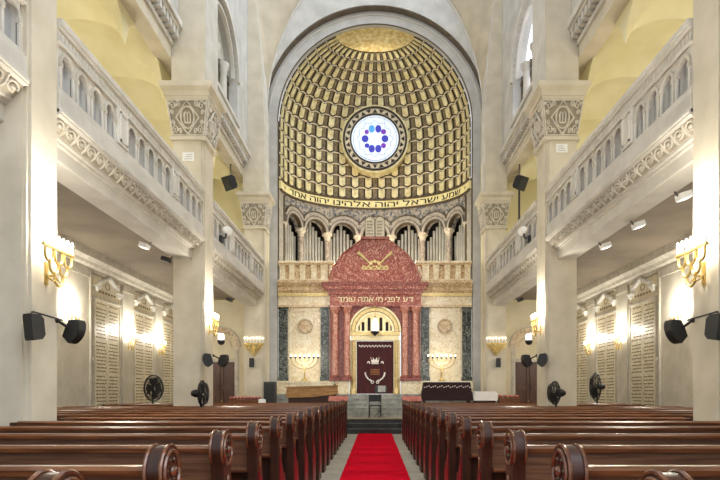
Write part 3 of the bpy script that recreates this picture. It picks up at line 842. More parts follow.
# curtain, eternal lamp and stone tablets
cur = thing('ark_curtain', 'burgundy velvet curtain with white embroidery hanging in the ark doorway', 'curtain', (0, 21.5, 1.32))
b = MB('curtain'); n = 60; x0, x1 = ax(356.6), ax(393.6); zt = az(341)
vs = []
for z in (1.33, zt):
    for y in (0, .04):
        for i in range(n + 1):
            vs.append((x0 + (x1 - x0) * i / n, 21.5 + y + .018 * math.cos(i * .62), z))
L = n + 1; fs = []
for i in range(n):
    fs += [(i, i + 1, 2 * L + i + 1, 2 * L + i), (L + i, 3 * L + i, 3 * L + i + 1, L + i + 1), (2 * L + i, 2 * L + i + 1, 3 * L + i + 1, 3 * L + i), (i, L + i, L + i + 1, i + 1)]
b.add(vs, fs); b.build('drape', cur, smooth=True)
b = MB('white_thread')
for i in range(20):
    q = (i + .5) / 20; x = ax(358.5) + (ax(391.5) - ax(358.5)) * q; z = az(345.6 + .7 * (i % 2))
    b.prism([(x - .028, z + .03), (x + .028, z + .03), (x, z - .05)], 21.45, 21.48, 'y')
b.build('fringe', cur)
b = MB('white_thread')
zc_ = az(360.5)
b.prism([(-.13, zc_ - .08), (.13, zc_ - .08), (.16, zc_ + .06), (.09, zc_ + .02), (.07, zc_ + .11), (.0, zc_ + .03), (-.07, zc_ + .11), (-.09, zc_ + .02), (-.16, zc_ + .06)], 21.45, 21.48, 'y')
b.box(-.14, .14, 21.45, 21.48, zc_ - .13, zc_ - .095)
for x in (-.16, -.07, .07, .16): b.ball((x, 21.465, zc_ + .1), .022, 6, 4)
b.build('crown_embroidery', cur)
b = MB('white_thread')
for x, z in ((ax(368.6), az(362.5)), (ax(382.2), az(362.5))):
    b.ring(x, z, .02, .06, -1, 3.6, 10, 21.45, 21.48, mp)
for q in (-1, 1):
    for j in range(9):
        a = -PI / 2 + q * (.25 + j * .16)
        c_ = (.37 * math.cos(a), az(372.5) + .33 * math.sin(a))
        b.prism([(c_[0] + .035 * math.cos(g + j), c_[1] + .035 * math.sin(g + j) * (1.3 if i % 2 else .6)) for i, g in enumerate([2 * PI * h / 6 for h in range(6)])], 21.45, 21.48, 'y')
    b.ring(q * .1, az(382), .035, .065, 0, 2 * PI, 10, 21.45, 21.48, mp)
b.build('floral_embroidery', cur)
b = MB('brown_thread')
for r in range(4):
    for c_ in range(8): b.box(-.17 + c_ * .044, -.17 + c_ * .044 + .034, 21.45, 21.48, az(370 + r * 1.6), az(369 + r * 1.6))
b.build('lettering', cur)

lamp = thing('eternal_lamp', 'white glass eternal lamp with dark pointed base hanging before the tympanum', 'lamp', (0, 21.1, az(337)))
b = MB('lampglass')
b.lathe([(.1, az(331.5)), (.13, az(329)), (.12, az(325)), (.07, az(321.5)), (.05, az(319))], (0, 21.1, 0), 16); b.build('glass_shade', lamp, smooth=True)
b = MB('charcoal'); b.lathe([(.005, az(337.2)), (.05, az(335.5)), (.17, az(333)), (.17, az(332.4)), (.1, az(331.5))], (0, 21.1, 0), 12); b.build('base', lamp, smooth=True)
b = MB('gold'); b.tube([(0, 21.1, az(319)), (0, 21.1, az(306.5)), (0, 21.25, az(306.3))], .012, 6)
for a in range(4): b.tube([(.12 * math.cos(a * PI / 2), 21.1 + .12 * math.sin(a * PI / 2), az(332)), (.05 * math.cos(a * PI / 2), 21.1 + .05 * math.sin(a * PI / 2), az(319))], .008, 5)
b.build('chain', lamp)
for q in (-1, 1):
    t = thing('stone_tablet', 'pale round-topped tablet of the law on the gable, %s one of the pair' % SIDE[q], 'tablet', (q * .19, 21.4, az(237.5)), 'tablets of the law on the gable')
    hw = 4.7 * k_; c = q * 5.0 * k_; sp_ = az(216.5) - hw
    pl = [(c - hw, az(237.5)), (c + hw, az(237.5))] + [(c + hw * math.cos(PI * i / 14), sp_ + hw * math.sin(PI * i / 14)) for i in range(15)]
    b = MB('plaque'); b.prism(pl, 21.36, 21.46, 'y'); b.build('slab', t)
    b = MB('ink'); b.tube([(p[0], 21.355, p[1]) for p in pl], .012, 5, True); b.build('border', t)
    b = MB('ink')
    for r in range(5):
        x = c - .11
        while x < c + .09:
            w = random.uniform(.02, .05); b.box(x, x + w, 21.352, 21.365, az(234.5 - r * 3.1), az(233.2 - r * 3.1)); x += w + .02
    b.build('carved_marks', t)

# ------------------------------------------------------------------ bimah and its steps
b = MB('step_dark', 'platform', 'step_grey', 'step_nose')
b.box(-6.9, 6.9, 18.67, 20.15, 0, .17); b.box(-6.9, 6.9, 18.95, 20.15, .17, .34); b.box(-6.9, 6.9, 19.2, 20.15, .34, .47)
b.box(-6.9, 6.9, 19.17, 20.15, .47, .5, 1)
for yy, zz in ((18.66, .17), (18.94, .34)): b.box(-6.9, 6.9, yy, yy + .3, zz - .025, zz + .003, 3)
b.box(-3.9, 3.9, 20.15, 21.6, 0, .5, 1)
for i in range(5):
    b.box(-3.7, 3.7, 20.2 + .19 * i, 21.6, .5 + .164 * i, .5 + .164 * (i + 1) - .03, 2); b.box(-3.7, 3.7, 20.18 + .19 * i, 21.6, .5 + .164 * (i + 1) - .03, .5 + .164 * (i + 1), 2)
struct(b.build('floor_bimah_steps'), 'dark and grey stone steps and platform before the ark')

# carpet runner
b = MB('carpet'); n = 150; vs = []; fs = []
for j in range(n + 1):
    y = -1.5 + 20.1 * j / n
    z = .02 + .012 * math.sin(y * 9) * math.sin(y * 2.3 + 1)
    for x, zz in ((-.56, 0.001), (-.56, z), (.56, z), (.56, 0.001)): vs.append((x, y, zz))
for j in range(n):
    for i in range(4): fs.append((j * 4 + i, j * 4 + (i + 1) % 4, j * 4 + 4 + (i + 1) % 4, j * 4 + 4 + i))
fs += [(3, 2, 1, 0), (n * 4, n * 4 + 1, n * 4 + 2, n * 4 + 3)]
b.add(vs, fs); tag(b.build('carpet_runner', at=(0, 8, 0), smooth=True), 'long red carpet runner along the central aisle to the steps', 'carpet')

# ================================================================== pews
def make_pew(sx, x0, L):
    mx = mir(sx)
    t = thing('pew', '', 'pew', (0, 0, 0))
    b = MB('wood_back', 'wood_dark', xf=mx); b.box(x0, x0 + L, -.045, -.015, .82, 1.06)
    b.box(x0, x0 + L, -.03, -.005, .3, .84, 1)  # lower board coloured dark for the shadow below the book ledge
    b.build('backrest', t)
    b = MB('wood', xf=mx)
    b.prism([(-.07, 1.045), (-.075, 1.07), (-.05, 1.085), (-.0, 1.085), (.015, 1.065), (.01, 1.045)], x0, x0 + L, 'x'); b.build('top_rail', t)
    b = MB('wood', xf=mx)
    b.prism([(-.14, .812), (-.145, .826), (-.13, .835), (-.03, .835), (-.03, .8), (-.13, .806)], x0, x0 + L, 'x'); b.build('book_ledge', t)
    b = MB('wood', xf=mx); b.box(x0, x0 + L, -.01, .33, .42, .455); b.box(x0, x0 + L, .26, .3, .3, .42); b.build('seat', t)
    arc_ = [(-.005 + .11 * math.cos(a), 1.06 + .11 * math.sin(a)) for a in [math.radians(d) for d in range(-40, 221, 20)]]
    poly = [(-.08, .9), (-.07, .75), (-.07, 0), (.34, 0), (.34, .52), (.32, .6), (.2, .64), (.12, .74), (.08, .9)] + arc_
    plain = [(-.07, 1.07), (-.07, 0), (.34, 0), (.34, .52), (.2, .64), (.06, .9), (.03, 1.07)]
    for xx, nm in ((x0 - .075, 0), (x0 + L, 1)):
        b = MB('wood_dark', 'wood', xf=mx); b.prism(plain if nm else poly, xx, xx + .075, 'x')
        if not nm:
            for e_ in (xx + .004, xx + .071): b.tube([(e_, p[0] * 1.02, p[1] + .002) for p in arc_], .008, 6, mi=1)  # lighter beads put the rim highlights into the colour
        e = b.build('end_panel', t, smooth=True, ang=30)
        if nm: continue
        b = MB('wood_dark', 'wood', xf=mx); xf_ = xx - .004
        b.tube([(xf_, -.005 + .088 * math.cos(a), 1.06 + .088 * math.sin(a)) for a in [2 * PI * i / 20 for i in range(20)]], .009, 6, True, 1)
        for i in range(6):
            a = i * PI / 3
            b.ball((xf_ + .002, -.005 + .05 * math.cos(a), 1.06 + .05 * math.sin(a)), (.008, .02, .014), 8, 5, 0)
        b.ball((xf_ - .004, -.005, 1.06), (.016, .022, .022), 8, 6, 1); b.build('rosette', e, smooth=True)
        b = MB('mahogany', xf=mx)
        b.prism([(-.03, .1), (.29, .1), (.29, .5), (.17, .58), (.08, .72), (-.03, .8)], xx - .008, xx, 'x')  # added panel, carries the carpet's reflection as colour
        r = b.build('carpet_reflection_panel', e); r['label'] = 'red mahogany inset panel'
        b = MB('wood', xf=mx)
        b.ball((xx - .004, .0, .86), (.012, .022, .05), 8, 6)
        b.build('carved_drop', e, smooth=True)
    return t
for sx in (-1, 1):
    x0 = .955 if sx < 0 else .875
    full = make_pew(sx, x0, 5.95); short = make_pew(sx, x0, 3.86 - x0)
    uf = us = False
    for i in range(17):
        y = 1.5 + .92 * i if i else 1.61
        cut = any(y + .36 > a and y - .22 < c for a, c in PIERS)
        if cut:
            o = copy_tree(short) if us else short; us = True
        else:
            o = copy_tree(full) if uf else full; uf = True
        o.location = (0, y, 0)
        o['label'] = 'varnished wooden pew %s of the red carpet, %s row from the camera' % (SIDE[sx], ORD[i])
        o['group'] = 'pews %s of the aisle' % SIDE[sx]

# red topped prayer desks before the first row
for sx in (-1, 1):
    t = thing('prayer_desk', 'small wooden desk with red cloth top at the far aisle corner of the %s pews' % SIDE[sx], 'desk', (sx * 1.12, 17.2, 0), 'red topped desks by the aisle')
    mx = mir(sx); b = MB('wood_dark', 'wood', xf=mx); b.box(.86, 1.4, 17.05, 17.35, 0, 1.1); b.box(.83, 1.43, 17.0, 17.4, 1.1, 1.13, 1); b.build('body', t)
    b = MB('cloth_red', xf=mx); b.prism([(17.0, 1.13), (17.4, 1.13), (17.4, 1.26), (17.36, 1.28), (17.02, 1.18)], .84, 1.42, 'x'); b.build('cloth_top', t)

# ================================================================== furniture on the platform
PZ = .5
t = thing('reading_table', 'long honey-brown wooden reading table before the left marble panel', 'table', (-2.2, 19.65, PZ))
b = MB('desk_wood'); b.prism([(-3.1, 1.2), (-3.06, 1.54), (-1.3, 1.6), (-1.27, 1.33), (-2.2, 1.22)], 19.4, 19.48, 'y'); b.build('front_board', t)
b = MB('desk_wood'); b.prism([(-3.12, 1.54), (-3.1, 1.58), (-1.28, 1.64), (-1.26, 1.6)], 19.36, 19.95, 'y'); b.build('table_top', t)
b = MB('wood_dark'); b.box(-3.02, -1.36, 19.5, 19.9, PZ, 1.52); b.build('body', t)
t = thing('microphone', 'black gooseneck microphone standing at the right end of the reading table', 'microphone', (-1.42, 19.7, 1.62))
b = MB('black'); b.lathe([(.06, 1.637), (.06, 1.655), (.02, 1.67)], (-1.42, 19.7, 0), 12); b.build('base', t)
b = MB('black'); b.tube([(-1.42, 19.7, 1.65), (-1.42, 19.7, 1.8), (-1.38, 19.66, 1.92), (-1.3, 19.6, 1.95)], .01, 6); b.build('gooseneck', t)
b = MB('black'); b.ball((-1.28, 19.58, 1.95), (.035, .035, .03), 8, 6); b.build('capsule', t)

t = thing('covered_table', 'table under a dark cloth with a white tassel row before the right marble panel', 'table', (2.54, 19.65, PZ))
b = MB('cloth_dark'); b.frustum((2.5, 19.65, PZ + .6), (.9, .3), (2.5, 19.65, 1.74), (.8, .25)); b.build('tablecloth', t)
b = MB('cloth_white'); b.box(1.72, 3.28, 19.42, 19.88, 1.74, 1.755); b.build('runner', t)
b = MB('white_thread')
for i in range(22):
    x = 1.68 + 1.64 * (i + .5) / 22; b.ball((x, 19.375, 1.56 + .025 * (i % 3)), (.024, .012, .02), 6, 4)
b.build('tassel_row', t)
for x in (1.72, 3.28):
    for y in (19.45, 19.85):
        b = MB('wood_dark'); b.box(x - .03, x + .03, y - .03, y + .03, PZ, PZ + .62); b.build('leg', t)

t = thing('cloth_chest', 'low chest under a white cloth between the covered table and the far right pier', 'chest', (3.85, 19.65, PZ))
b = MB('wood_dark'); b.box(3.48, 4.2, 19.5, 19.9, PZ, 1.1); b.build('body', t)
b = MB('cloth_white'); b.prism([(3.42, 1.1), (3.42, 1.36), (3.5, 1.42), (4.18, 1.42), (4.26, 1.36), (4.26, 1.1)], 19.46, 19.94, 'y'); b.build('cover', t)
def cushion_bench(label, x0, x1, n, dz=0.0):
    t = thing('cushion_bench', label, 'bench', ((x0 + x1) / 2, 19.65, PZ))
    b = MB('wood'); b.box(x0, x1, 19.5, 19.85, PZ + .4 + dz, PZ + .64 + dz)
    b.box(x0, x0 + .05, 19.5, 19.85, PZ, PZ + .4 + dz); b.box(x1 - .05, x1, 19.5, 19.85, PZ, PZ + .4 + dz); b.build('frame', t)
    for i in range(n):
        a = x0 + (x1 - x0) * i / n; w = (x1 - x0) / n
        b = MB('cloth_red'); b.ball((a + w / 2, 19.67, PZ + .69 + dz), (w * .49, .19, .055), 12, 8); b.build('cushion', t, smooth=True)
cushion_bench('bench with a row of red cushions right of the white covered chest', 4.32, 5.05, 4, .06)
cushion_bench('bench with a row of red cushions in front of the left aisle door', -5.1, -4.0, 9)
b = MB('grey_box', 'black'); b.box(-3.9, -3.5, 19.6, 19.95, PZ, 1.76); b.box(-3.87, -3.53, 19.585, 19.6, PZ + .1, 1.7, 1)
tag(b.build('loudspeaker_cabinet', at=(-3.7, 19.7, PZ)), 'tall dark grey cabinet at the foot of the far left pier', 'cabinet')
# folding chair and music stand
t = thing('folding_chair', 'dark folding chair on the platform in the middle before the steps', 'chair', (0, 19.62, PZ))
b = MB('charcoal'); b.box(-.2, .2, 19.5, 19.86, PZ + .4, PZ + .44); b.build('seat', t)
b = MB('charcoal'); b.box(-.2, .2, 19.86, 19.89, PZ + .56, PZ + .8); b.build('backrest', t)
for q in (-1, 1):
    b = MB('charcoal'); b.tube([(q * .21, 19.45, PZ + .01), (q * .21, 19.88, PZ + .55), (q * .21, 19.88, PZ + .82)], .014, 6); b.build('leg', t)
    b = MB('charcoal'); b.tube([(q * .19, 19.9, PZ + .01), (q * .19, 19.52, PZ + .42)], .014, 6); b.build('leg', t)
t = thing('music_stand', 'tripod music stand holding pale sheets right behind the folding chair', 'music stand', (.14, 19.38, PZ))
b = MB('charcoal')
b.tube([(.14, 19.38, PZ + .12), (.14, 19.38, PZ + .9)], .012, 6); b.build('pole', t)
for a in (.4, 2.5, 4.6):
    b = MB('charcoal'); b.tube([(.14, 19.38, PZ + .25), (.14 + .2 * math.cos(a), 19.38 + .13 * math.sin(a), PZ + .01)], .01, 6); b.build('leg', t)
b = MB('charcoal'); b.prism([(19.3, PZ + .88), (19.48, PZ + 1.12), (19.5, PZ + 1.11), (19.32, PZ + .87)], .0, .42, 'x'); b.build('desk', t)
b = MB('step_grey'); b.prism([(19.29, PZ + .9), (19.465, PZ + 1.12), (19.475, PZ + 1.115), (19.3, PZ + .895)], .1, .36, 'x'); b.build('sheet', t)

# menorahs on the plinth
for sx in (-1, 1):
    cx_ = -2.69 if sx < 0 else 2.55
    t = thing('menorah', 'large gold seven-branched menorah before the marble panel %s of the ark' % SIDE[sx], 'menorah', (cx_, 21.38, 1.82), 'menorahs beside the ark')
    Y = 21.38; top = 2.72
    b = MB('gold'); b.lathe([(.14, 1.82), (.14, 1.85), (.08, 1.88), (.025, 1.93), (.022, 2.15), (.04, 2.17), (.022, 2.2), (.02, top)], (cx_, Y, 0), 12); b.build('stem', t, smooth=True)
    for r in (.18, .35, .52):
        for q in (-1, 1):
            b = MB('gold'); b.tube([(cx_ + q * r * math.sin(a), Y, top - .04 - r * .78 * math.cos(a)) for a in [PI / 2 * i / 10 for i in range(11)]], .017, 6); b.build('branch', t, smooth=True)
    for j in range(7):
        x = cx_ + (j - 3) * .173
        b = MB('charcoal'); b.lathe([(.012, top - .06), (.04, top - .01), (.04, top + .03)], (x, Y, 0), 10); b.build('cup', t, smooth=True)
        b = MB('bulb'); b.ball((x, Y, top + .07), (.016, .016, .035), 8, 6); b.build('candle_bulb', t, smooth=True)

# ================================================================== wall lights
LIGHTS = []
def point(name, loc, energy, color=(1, .94, .82), r=.12):
    l = bpy.data.lights.new(name, 'POINT'); l.energy = energy; l.color = color; l.shadow_soft_size = r
    o = bpy.data.objects.new(name, l); o.location = loc; COL.objects.link(o); return o
def sconce(label, sx, wallx, y, z, s, energy):
    """rail of seven candle bulbs parallel to the wall over hanging loops; wall at |x| = wallx, room towards the nave"""
    t = thing('wall_sconce', label, 'wall lamp', (sx * wallx, y, z), 'brass wall sconces')
    mx = mir(sx); X = wallx - .16 * s
    b = MB('gold', xf=mx); b.box(wallx - .02, wallx, y - .03 * s, y + .03 * s, z - .42 * s, z - .14 * s)
    b.tube([(wallx - .01, y, z - .32 * s), (X + .04 * s, y, z - .3 * s)], .012 * s, 6)
    for q in (-1, 1):
        b.tube([(wallx - .03 - .02 * j, y + q * .1 * s + .06 * s * math.cos(a) * (1 - .07 * j), z - .36 * s + .06 * s * math.sin(a) * (1 - .07 * j)) for j, a in enumerate([i * .7 for i in range(8)])], .01 * s, 5)
    b.build('bracket', t, smooth=True)
    b = MB('gold', xf=mx); b.box(X - .02 * s, X + .02 * s, y - .33 * s, y + .33 * s, z - .015 * s, z + .015 * s); b.build('candle_rail', t)
    for row, n in enumerate((3, 2, 1)):
        for k in range(n):
            yc = y + (k - (n - 1) / 2) * .2 * s; zt = z - .02 * s - row * .13 * s; r = .085 * s
            b = MB('gold', xf=mx); b.tube([(X, yc - r, zt)] + [(X, yc - r * math.cos(a), zt - .07 * s - r * math.sin(a)) for a in [PI * i / 10 for i in range(11)]] + [(X, yc + r, zt)], .016 * s, 6); b.build('loop', t, smooth=True)
    for k in range(7):
        yc = y + (k - 3) * .1 * s
        b = MB('white', 'bulb', xf=mx); b.lathe([(.018 * s, z + .01), (.016 * s, z + .08 * s)], (X, yc, 0), 8)
        b.ball((X, yc, z + .12 * s), (.018 * s, .018 * s, .05 * s), 8, 6, 1); b.build('candle', t, smooth=True)
    point('sconce_light', (sx * (X - .12 * s), y, z + .3 * s), energy, r=.1 * s)
for sx in (-1, 1):
    S = SIDE[sx]
    sconce('large brass candle sconce on the near %s pier, above the speakers' % S, sx, PX, 6.8, 3.12, 1.0, 125)
    sconce('brass candle sconce on the middle %s pier' % S, sx, PX, 13.5, 3.15, .9, 90)
    sconce('small brass sconce on the %s aisle wall, nearest the camera' % S, sx, WX - .08, 13.0, 3.15, .8, 55)
    sconce('small brass sconce on the %s aisle wall, between the first two memorial plaques' % S, sx, WX - .08, 16.15, 2.95, .8, 55)
    sconce('small brass sconce on the %s aisle wall, between the two farthest memorial plaques' % S, sx, WX - .08, 18.45, 2.95, .8, 55)
    # gold lamp with seven candles on the far pier
    t = thing('candelabrum', 'yellow triangular seven-candle wall lamp on the far %s pier' % S, 'wall lamp', (sx * 4.38, 20.2, 2.75), 'triangular candle lamps on the far piers')
    mx = mir(sx); xc = 4.36; zt = 3.14
    b = MB('gold', xf=mx); mp = lambda u, v, d: (xc + u, 20.12 + d, v)
    b.box(xc - .36, xc + .36, 20.1, 20.2, zt - .03, zt + .02)
    for r in range(4):
        n = 4 - r
        for k in range(n):
            b.ring(xc - xc + (k - (n - 1) / 2) * .18, zt - .07 - r * .095, .04, .08, 0, 2 * PI, 12, -.01, .02, mp)
    for q in (-1, 1): b.tube([(xc + q * .36, 20.12, zt), (xc, 20.12, zt - .44)], .02, 6)
    b.box(xc - .05, xc + .05, 20.12, 20.2, zt - .3, zt - .1)
    b.build('triangle_frame', t, smooth=True)
    for k in range(7):
        x = xc + (k - 3) * .11
        b = MB('white', 'bulb', xf=mx); b.lathe([(.02, zt + .02), (.018, zt + .17)], (x, 20.13, 0), 8); b.ball((x, 20.13, zt + .2), (.012, .012, .03), 8, 6, 1); b.build('candle', t, smooth=True)

# ================================================================== memorial plaques
PL = [(14.2, 15.72), (16.58, 18.1), (18.82, 20.34)]
PW = ['nearest of three', 'middle of three', 'farthest of three']
for sx in (-1, 1):
    for i, (y0, y1) in enumerate(PL):
        t = thing('memorial_plaque', 'tall inscribed marble memorial plaque on the %s aisle wall, %s' % (SIDE[sx], PW[i]), 'plaque', (sx * WX, (y0 + y1) / 2, .8), 'memorial plaques on the aisle walls')
        mx = mir(sx); X = WX; yc = (y0 + y1) / 2
        b = MB('plaque', xf=mx); b.box(X - .05, X, y0, y1, .8, 4.4); b.build('slab', t)
        b = MB('stone_trim', xf=mx)
        for y in (y0 - .02, y1 - .06): b.box(X - .07, X - .04, y, y + .08, .8, 3.85)
        b.box(X - .09, X - .04, y0, y1, 3.78, 3.84); b.box(X - .16, X, y0 - .03, y1 + .03, .7, .82); b.build('frame', t)
        b = MB('white', xf=mx)
        for q in (-1, 1):
            pl = [(yc, 4.4), (yc, 4.47), (yc + q * .5, 4.25), (yc + q * .5, 4.18)]
            b.prism(pl, X - .15, X - .04, 'x')
            b.box(X - .15, X - .04, *sorted((yc + q * .48, yc + q * .74)), 4.08, 4.13); b.ball((X - .09, yc + q * .64, 4.04), (.05, .07, .06), 8, 6)
        b.build('pediment', t)
        b = MB('ink', xf=mx)
        for k in range(6): b.box(X - .06, X - .045, yc - .45 + k * .16, yc - .45 + k * .16 + .1, 3.98, 4.04)
        b.tube([(X - .055, yc + .12 * math.cos(a), 4.2 + .08 * math.sin(a)) for a in [2 * PI * j / 12 for j in range(12)]], .01, 5, True)
        z = 3.68; r = 0
        while z > 1.05:
            for c in ((y0 + .14, y0 + .7), (y0 + .82, y1 - .14)):
                y = c[0] + random.uniform(0, .06)
                while y < c[1] - .05:
                    w = min(random.uniform(.06, .16), c[1] - y); b.box(X - .055, X - .048, y, y + w, z, z + .03); y += w + .035
            z -= .092 if r % 9 else .14; r += 1
        b.build('lettering', t)

# ================================================================== speakers, fans, floodlights, cameras, notices
def speaker(name, label, c, size, yaw, tilt, arm=None, curved=False, group=None):
    from mathutils import Matrix
    R = Matrix.Rotation(yaw, 3, 'Z') @ Matrix.Rotation(tilt, 3, 'X')
    w, d, h = size
    xf = lambda p: tuple(Vector(c) + R @ Vector(p))
    t = thing(name, label, 'loudspeaker', c, group)
    b = MB('black', xf=xf)
    if curved:
        pts = [(-d * (.1 + .75 * math.cos(a)), h * .5 * math.sin(a) / math.sin(1.25)) for a in [-1.25 + 2.5 * i / 10 for i in range(11)]] + [(d * .5, h * .34), (d * .55, 0), (d * .5, -h * .34)]
    else:
        pts = [(-d / 2, h * .5), (d * .25, h * .46), (d / 2, h * .3), (d / 2, -h * .3), (d * .25, -h * .46), (-d / 2, -h * .5)]
    b.prism(pts, -w / 2, w / 2, 'x'); b.build('cabinet', t)
    b = MB('charcoal', xf=xf); 
    if curved: b.prism([(-d * (.14 + .76 * math.cos(a)), h * .43 * math.sin(a)) for a in [-1.2 + .24 * i for i in range(11)]] + [(-d * .3, h * .36), (-d * .3, -h * .36)], -w * .42, w * .42, 'x')
    else: b.box(-w * .43, w * .43, -d * .5 - .012, -d * .5, -h * .42, h * .42)
    b.build('grille', t)
    if arm:
        b = MB('charcoal'); b.tube([tuple(Vector(c) + R @ Vector((0, d * .3, 0))), arm], .018, 6); b.ball(arm, .035, 8, 6); b.build('bracket', t, smooth=True)
    return t
for sx in (-1, 1):
    S = SIDE[sx]
    speaker('loudspeaker', 'black loudspeaker on the near edge of the near %s pier' % S, (sx * 3.83, 6.3, 2.13), (.14, .15, .3), sx * .45, .1, (sx * 3.99, 6.52, 2.2), group='pier loudspeakers')
    speaker('loudspeaker', 'curved black loudspeaker behind the far edge of the near %s pier' % S, (sx * 3.93, 7.3, 2.2), (.16, .13, .33), sx * -1.5, .4, (sx * 3.99, 7.03, 2.3), True, group='pier loudspeakers')
    b = MB('charcoal', xf=mir(sx)); b.tube([(3.96, 6.5, 2.33), (3.96, 7.1, 2.31)], .01, 6); b.tube([(3.96, 6.5, 2.33), (4.0, 6.52, 2.33)], .01, 6); b.tube([(3.96, 7.08, 2.31), (4.0, 7.06, 2.31)], .01, 6)
    tag(b.build('cable_rod', at=(sx * 3.97, 6.8, 2.32)), 'thin horizontal rod between the two loudspeakers on the near %s pier' % S, 'rod')
    speaker('loudspeaker', 'small black loudspeaker on the near edge of the middle %s pier' % S, (sx * 3.86, 12.97, 2.15), (.17, .14, .33), sx * 1.1, .3, (sx * 3.99, 13.17, 2.25), True, group='pier loudspeakers')
    speaker('loudspeaker', 'small black loudspeaker on the far edge of the middle %s pier' % S, (sx * 3.83, 14.1, 2.2), (.17, .14, .33), sx * -1.4, .35, (sx * 3.99, 13.82, 2.3), True, group='pier loudspeakers')
    speaker('loudspeaker', 'tiny black loudspeaker under the triangular lamp on the far %s pier' % S, (sx * 4.42, 20.08, 2.45), (.15, .14, .33), 0, 0.02, (sx * 4.42, 20.2, 2.45), group='pier loudspeakers')
    speaker('hanging_loudspeaker', 'tilted black loudspeaker up in the %s gallery beside the far capital' % S, (sx * 4.93, 19.0, 8.5), (.36, .28, .46), sx * .6, .5, (sx * 4.95, 19.2, 9.2), group='gallery loudspeakers')
    if sx > 0:
        b = MB('charcoal', xf=mir(sx)); b.tube([(4.93, 19.15, 8.36), (4.93, 19.15, 5.1)], .035, 8)
        tag(b.build('speaker_pole', at=(sx * 4.93, 19.15, 5.1)), 'thin dark pole under the loudspeaker in the right gallery', 'pole')
    # floodlights under the gallery edge
    ys = [(11.6, 'nearest the camera'), (12.8, 'dark one close to the middle pier')] if sx < 0 else [(8.66, 'nearest the camera'), (10.15, 'second from the camera'), (11.6, 'third from the camera')]
    ys.append((18.4, 'dark one in the far bay'))
    for y, w in ys:
        t = thing('spotlight', 'small floodlight under the %s gallery edge, %s' % (S, w), 'floodlight', (sx * 4.64, y, 4.5), 'floodlights under the galleries')
        b = MB('charcoal', xf=mir(sx)); b.tube([(4.63, y, 4.5), (4.68, y, 4.44), (4.74, y, 4.42)], .014, 6); b.build('bracket', t)
        b = MB('charcoal' if 'dark' in w else 'white', xf=mir(sx)); b.prism([(4.68, 4.45), (4.84, 4.5), (4.87, 4.41), (4.71, 4.36)], y - .1, y + .1, 'y'); h = b.build('housing', t)
        if 'dark' in w: b = MB('grey_box', xf=mir(sx))
        else: b = MB('flood_glass', xf=mir(sx))
        b.prism([(4.72, 4.37), (4.86, 4.412), (4.863, 4.405), (4.723, 4.36)], y - .08, y + .08, 'y'); b.build('lens', h)
    # dome cameras below the middle sconces
    t = thing('dome_camera', 'white and black dome camera below the sconce on the middle %s pier' % S, 'camera', (sx * 3.85, 13.95, 2.75), 'dome cameras on the piers')
    b = MB('white', xf=mir(sx)); b.tube([(4.0, 13.85, 2.85), (3.86, 13.95, 2.85)], .02, 6); b.lathe([(.05, 2.86), (.09, 2.8), (.09, 2.68)], (3.84, 13.98, 0), 14); b.build('housing', t, smooth=True)
    b = MB('black', xf=mir(sx)); b.ball((3.84, 13.98, 2.67), (.095, .095, .1), 12, 8); b.build('lens_dome', t, smooth=True)
    # framed notice
    t = thing('wall_notice', 'small white notice on the middle %s pier under the capital' % S, 'notice', (sx * 4.37, 13.1, 6.9), 'white notices on the piers')
    b = MB('white', xf=mir(sx)); z0 = 6.8 if sx < 0 else 7.0; b.box(4.23, 4.5, 13.085, 13.1, z0, z0 + .2); b.build('card', t)
    b = MB('recess', xf=mir(sx))
    for k in range(3): b.box(4.27, 4.46 - .03 * k, 13.082, 13.086, z0 + .04 + .05 * k, z0 + .055 + .05 * k)
    b.build('print', t)
    # white spotlight cluster on the far gallery parapet
    t = thing('spotlight', 'white spotlight clamped on the %s far gallery parapet next to the middle pier' % S, 'spotlight', (sx * 3.92, 14.6, 5.3), 'spotlights on the far parapets')
    b = MB('white', xf=mir(sx)); b.lathe([(.07, -.12), (.1, 0), (.12, .1)], (3.86, 14.6, 5.62), 14, 'y'); b.build('housing', t, smooth=True)
    b = MB('charcoal', xf=mir(sx)); b.tube([(4.0, 14.6, 5.4), (3.9, 14.6, 5.42), (3.86, 14.6, 5.6)], .025, 6); b.box(3.96, 4.04, 14.5, 14.7, 5.3, 5.46); b.build('clamp', t)
    # thermostat plate
    b = MB('white', xf=mir(sx)); b.box(WX - .12, WX - .02, 13.98, 14.1, 2.2, 2.27)
    tag(b.build('wall_switch', at=(sx * WX, 14.0, 2.2)), 'small white box on the %s aisle wall beside the nearest plaque' % S, 'switch box')

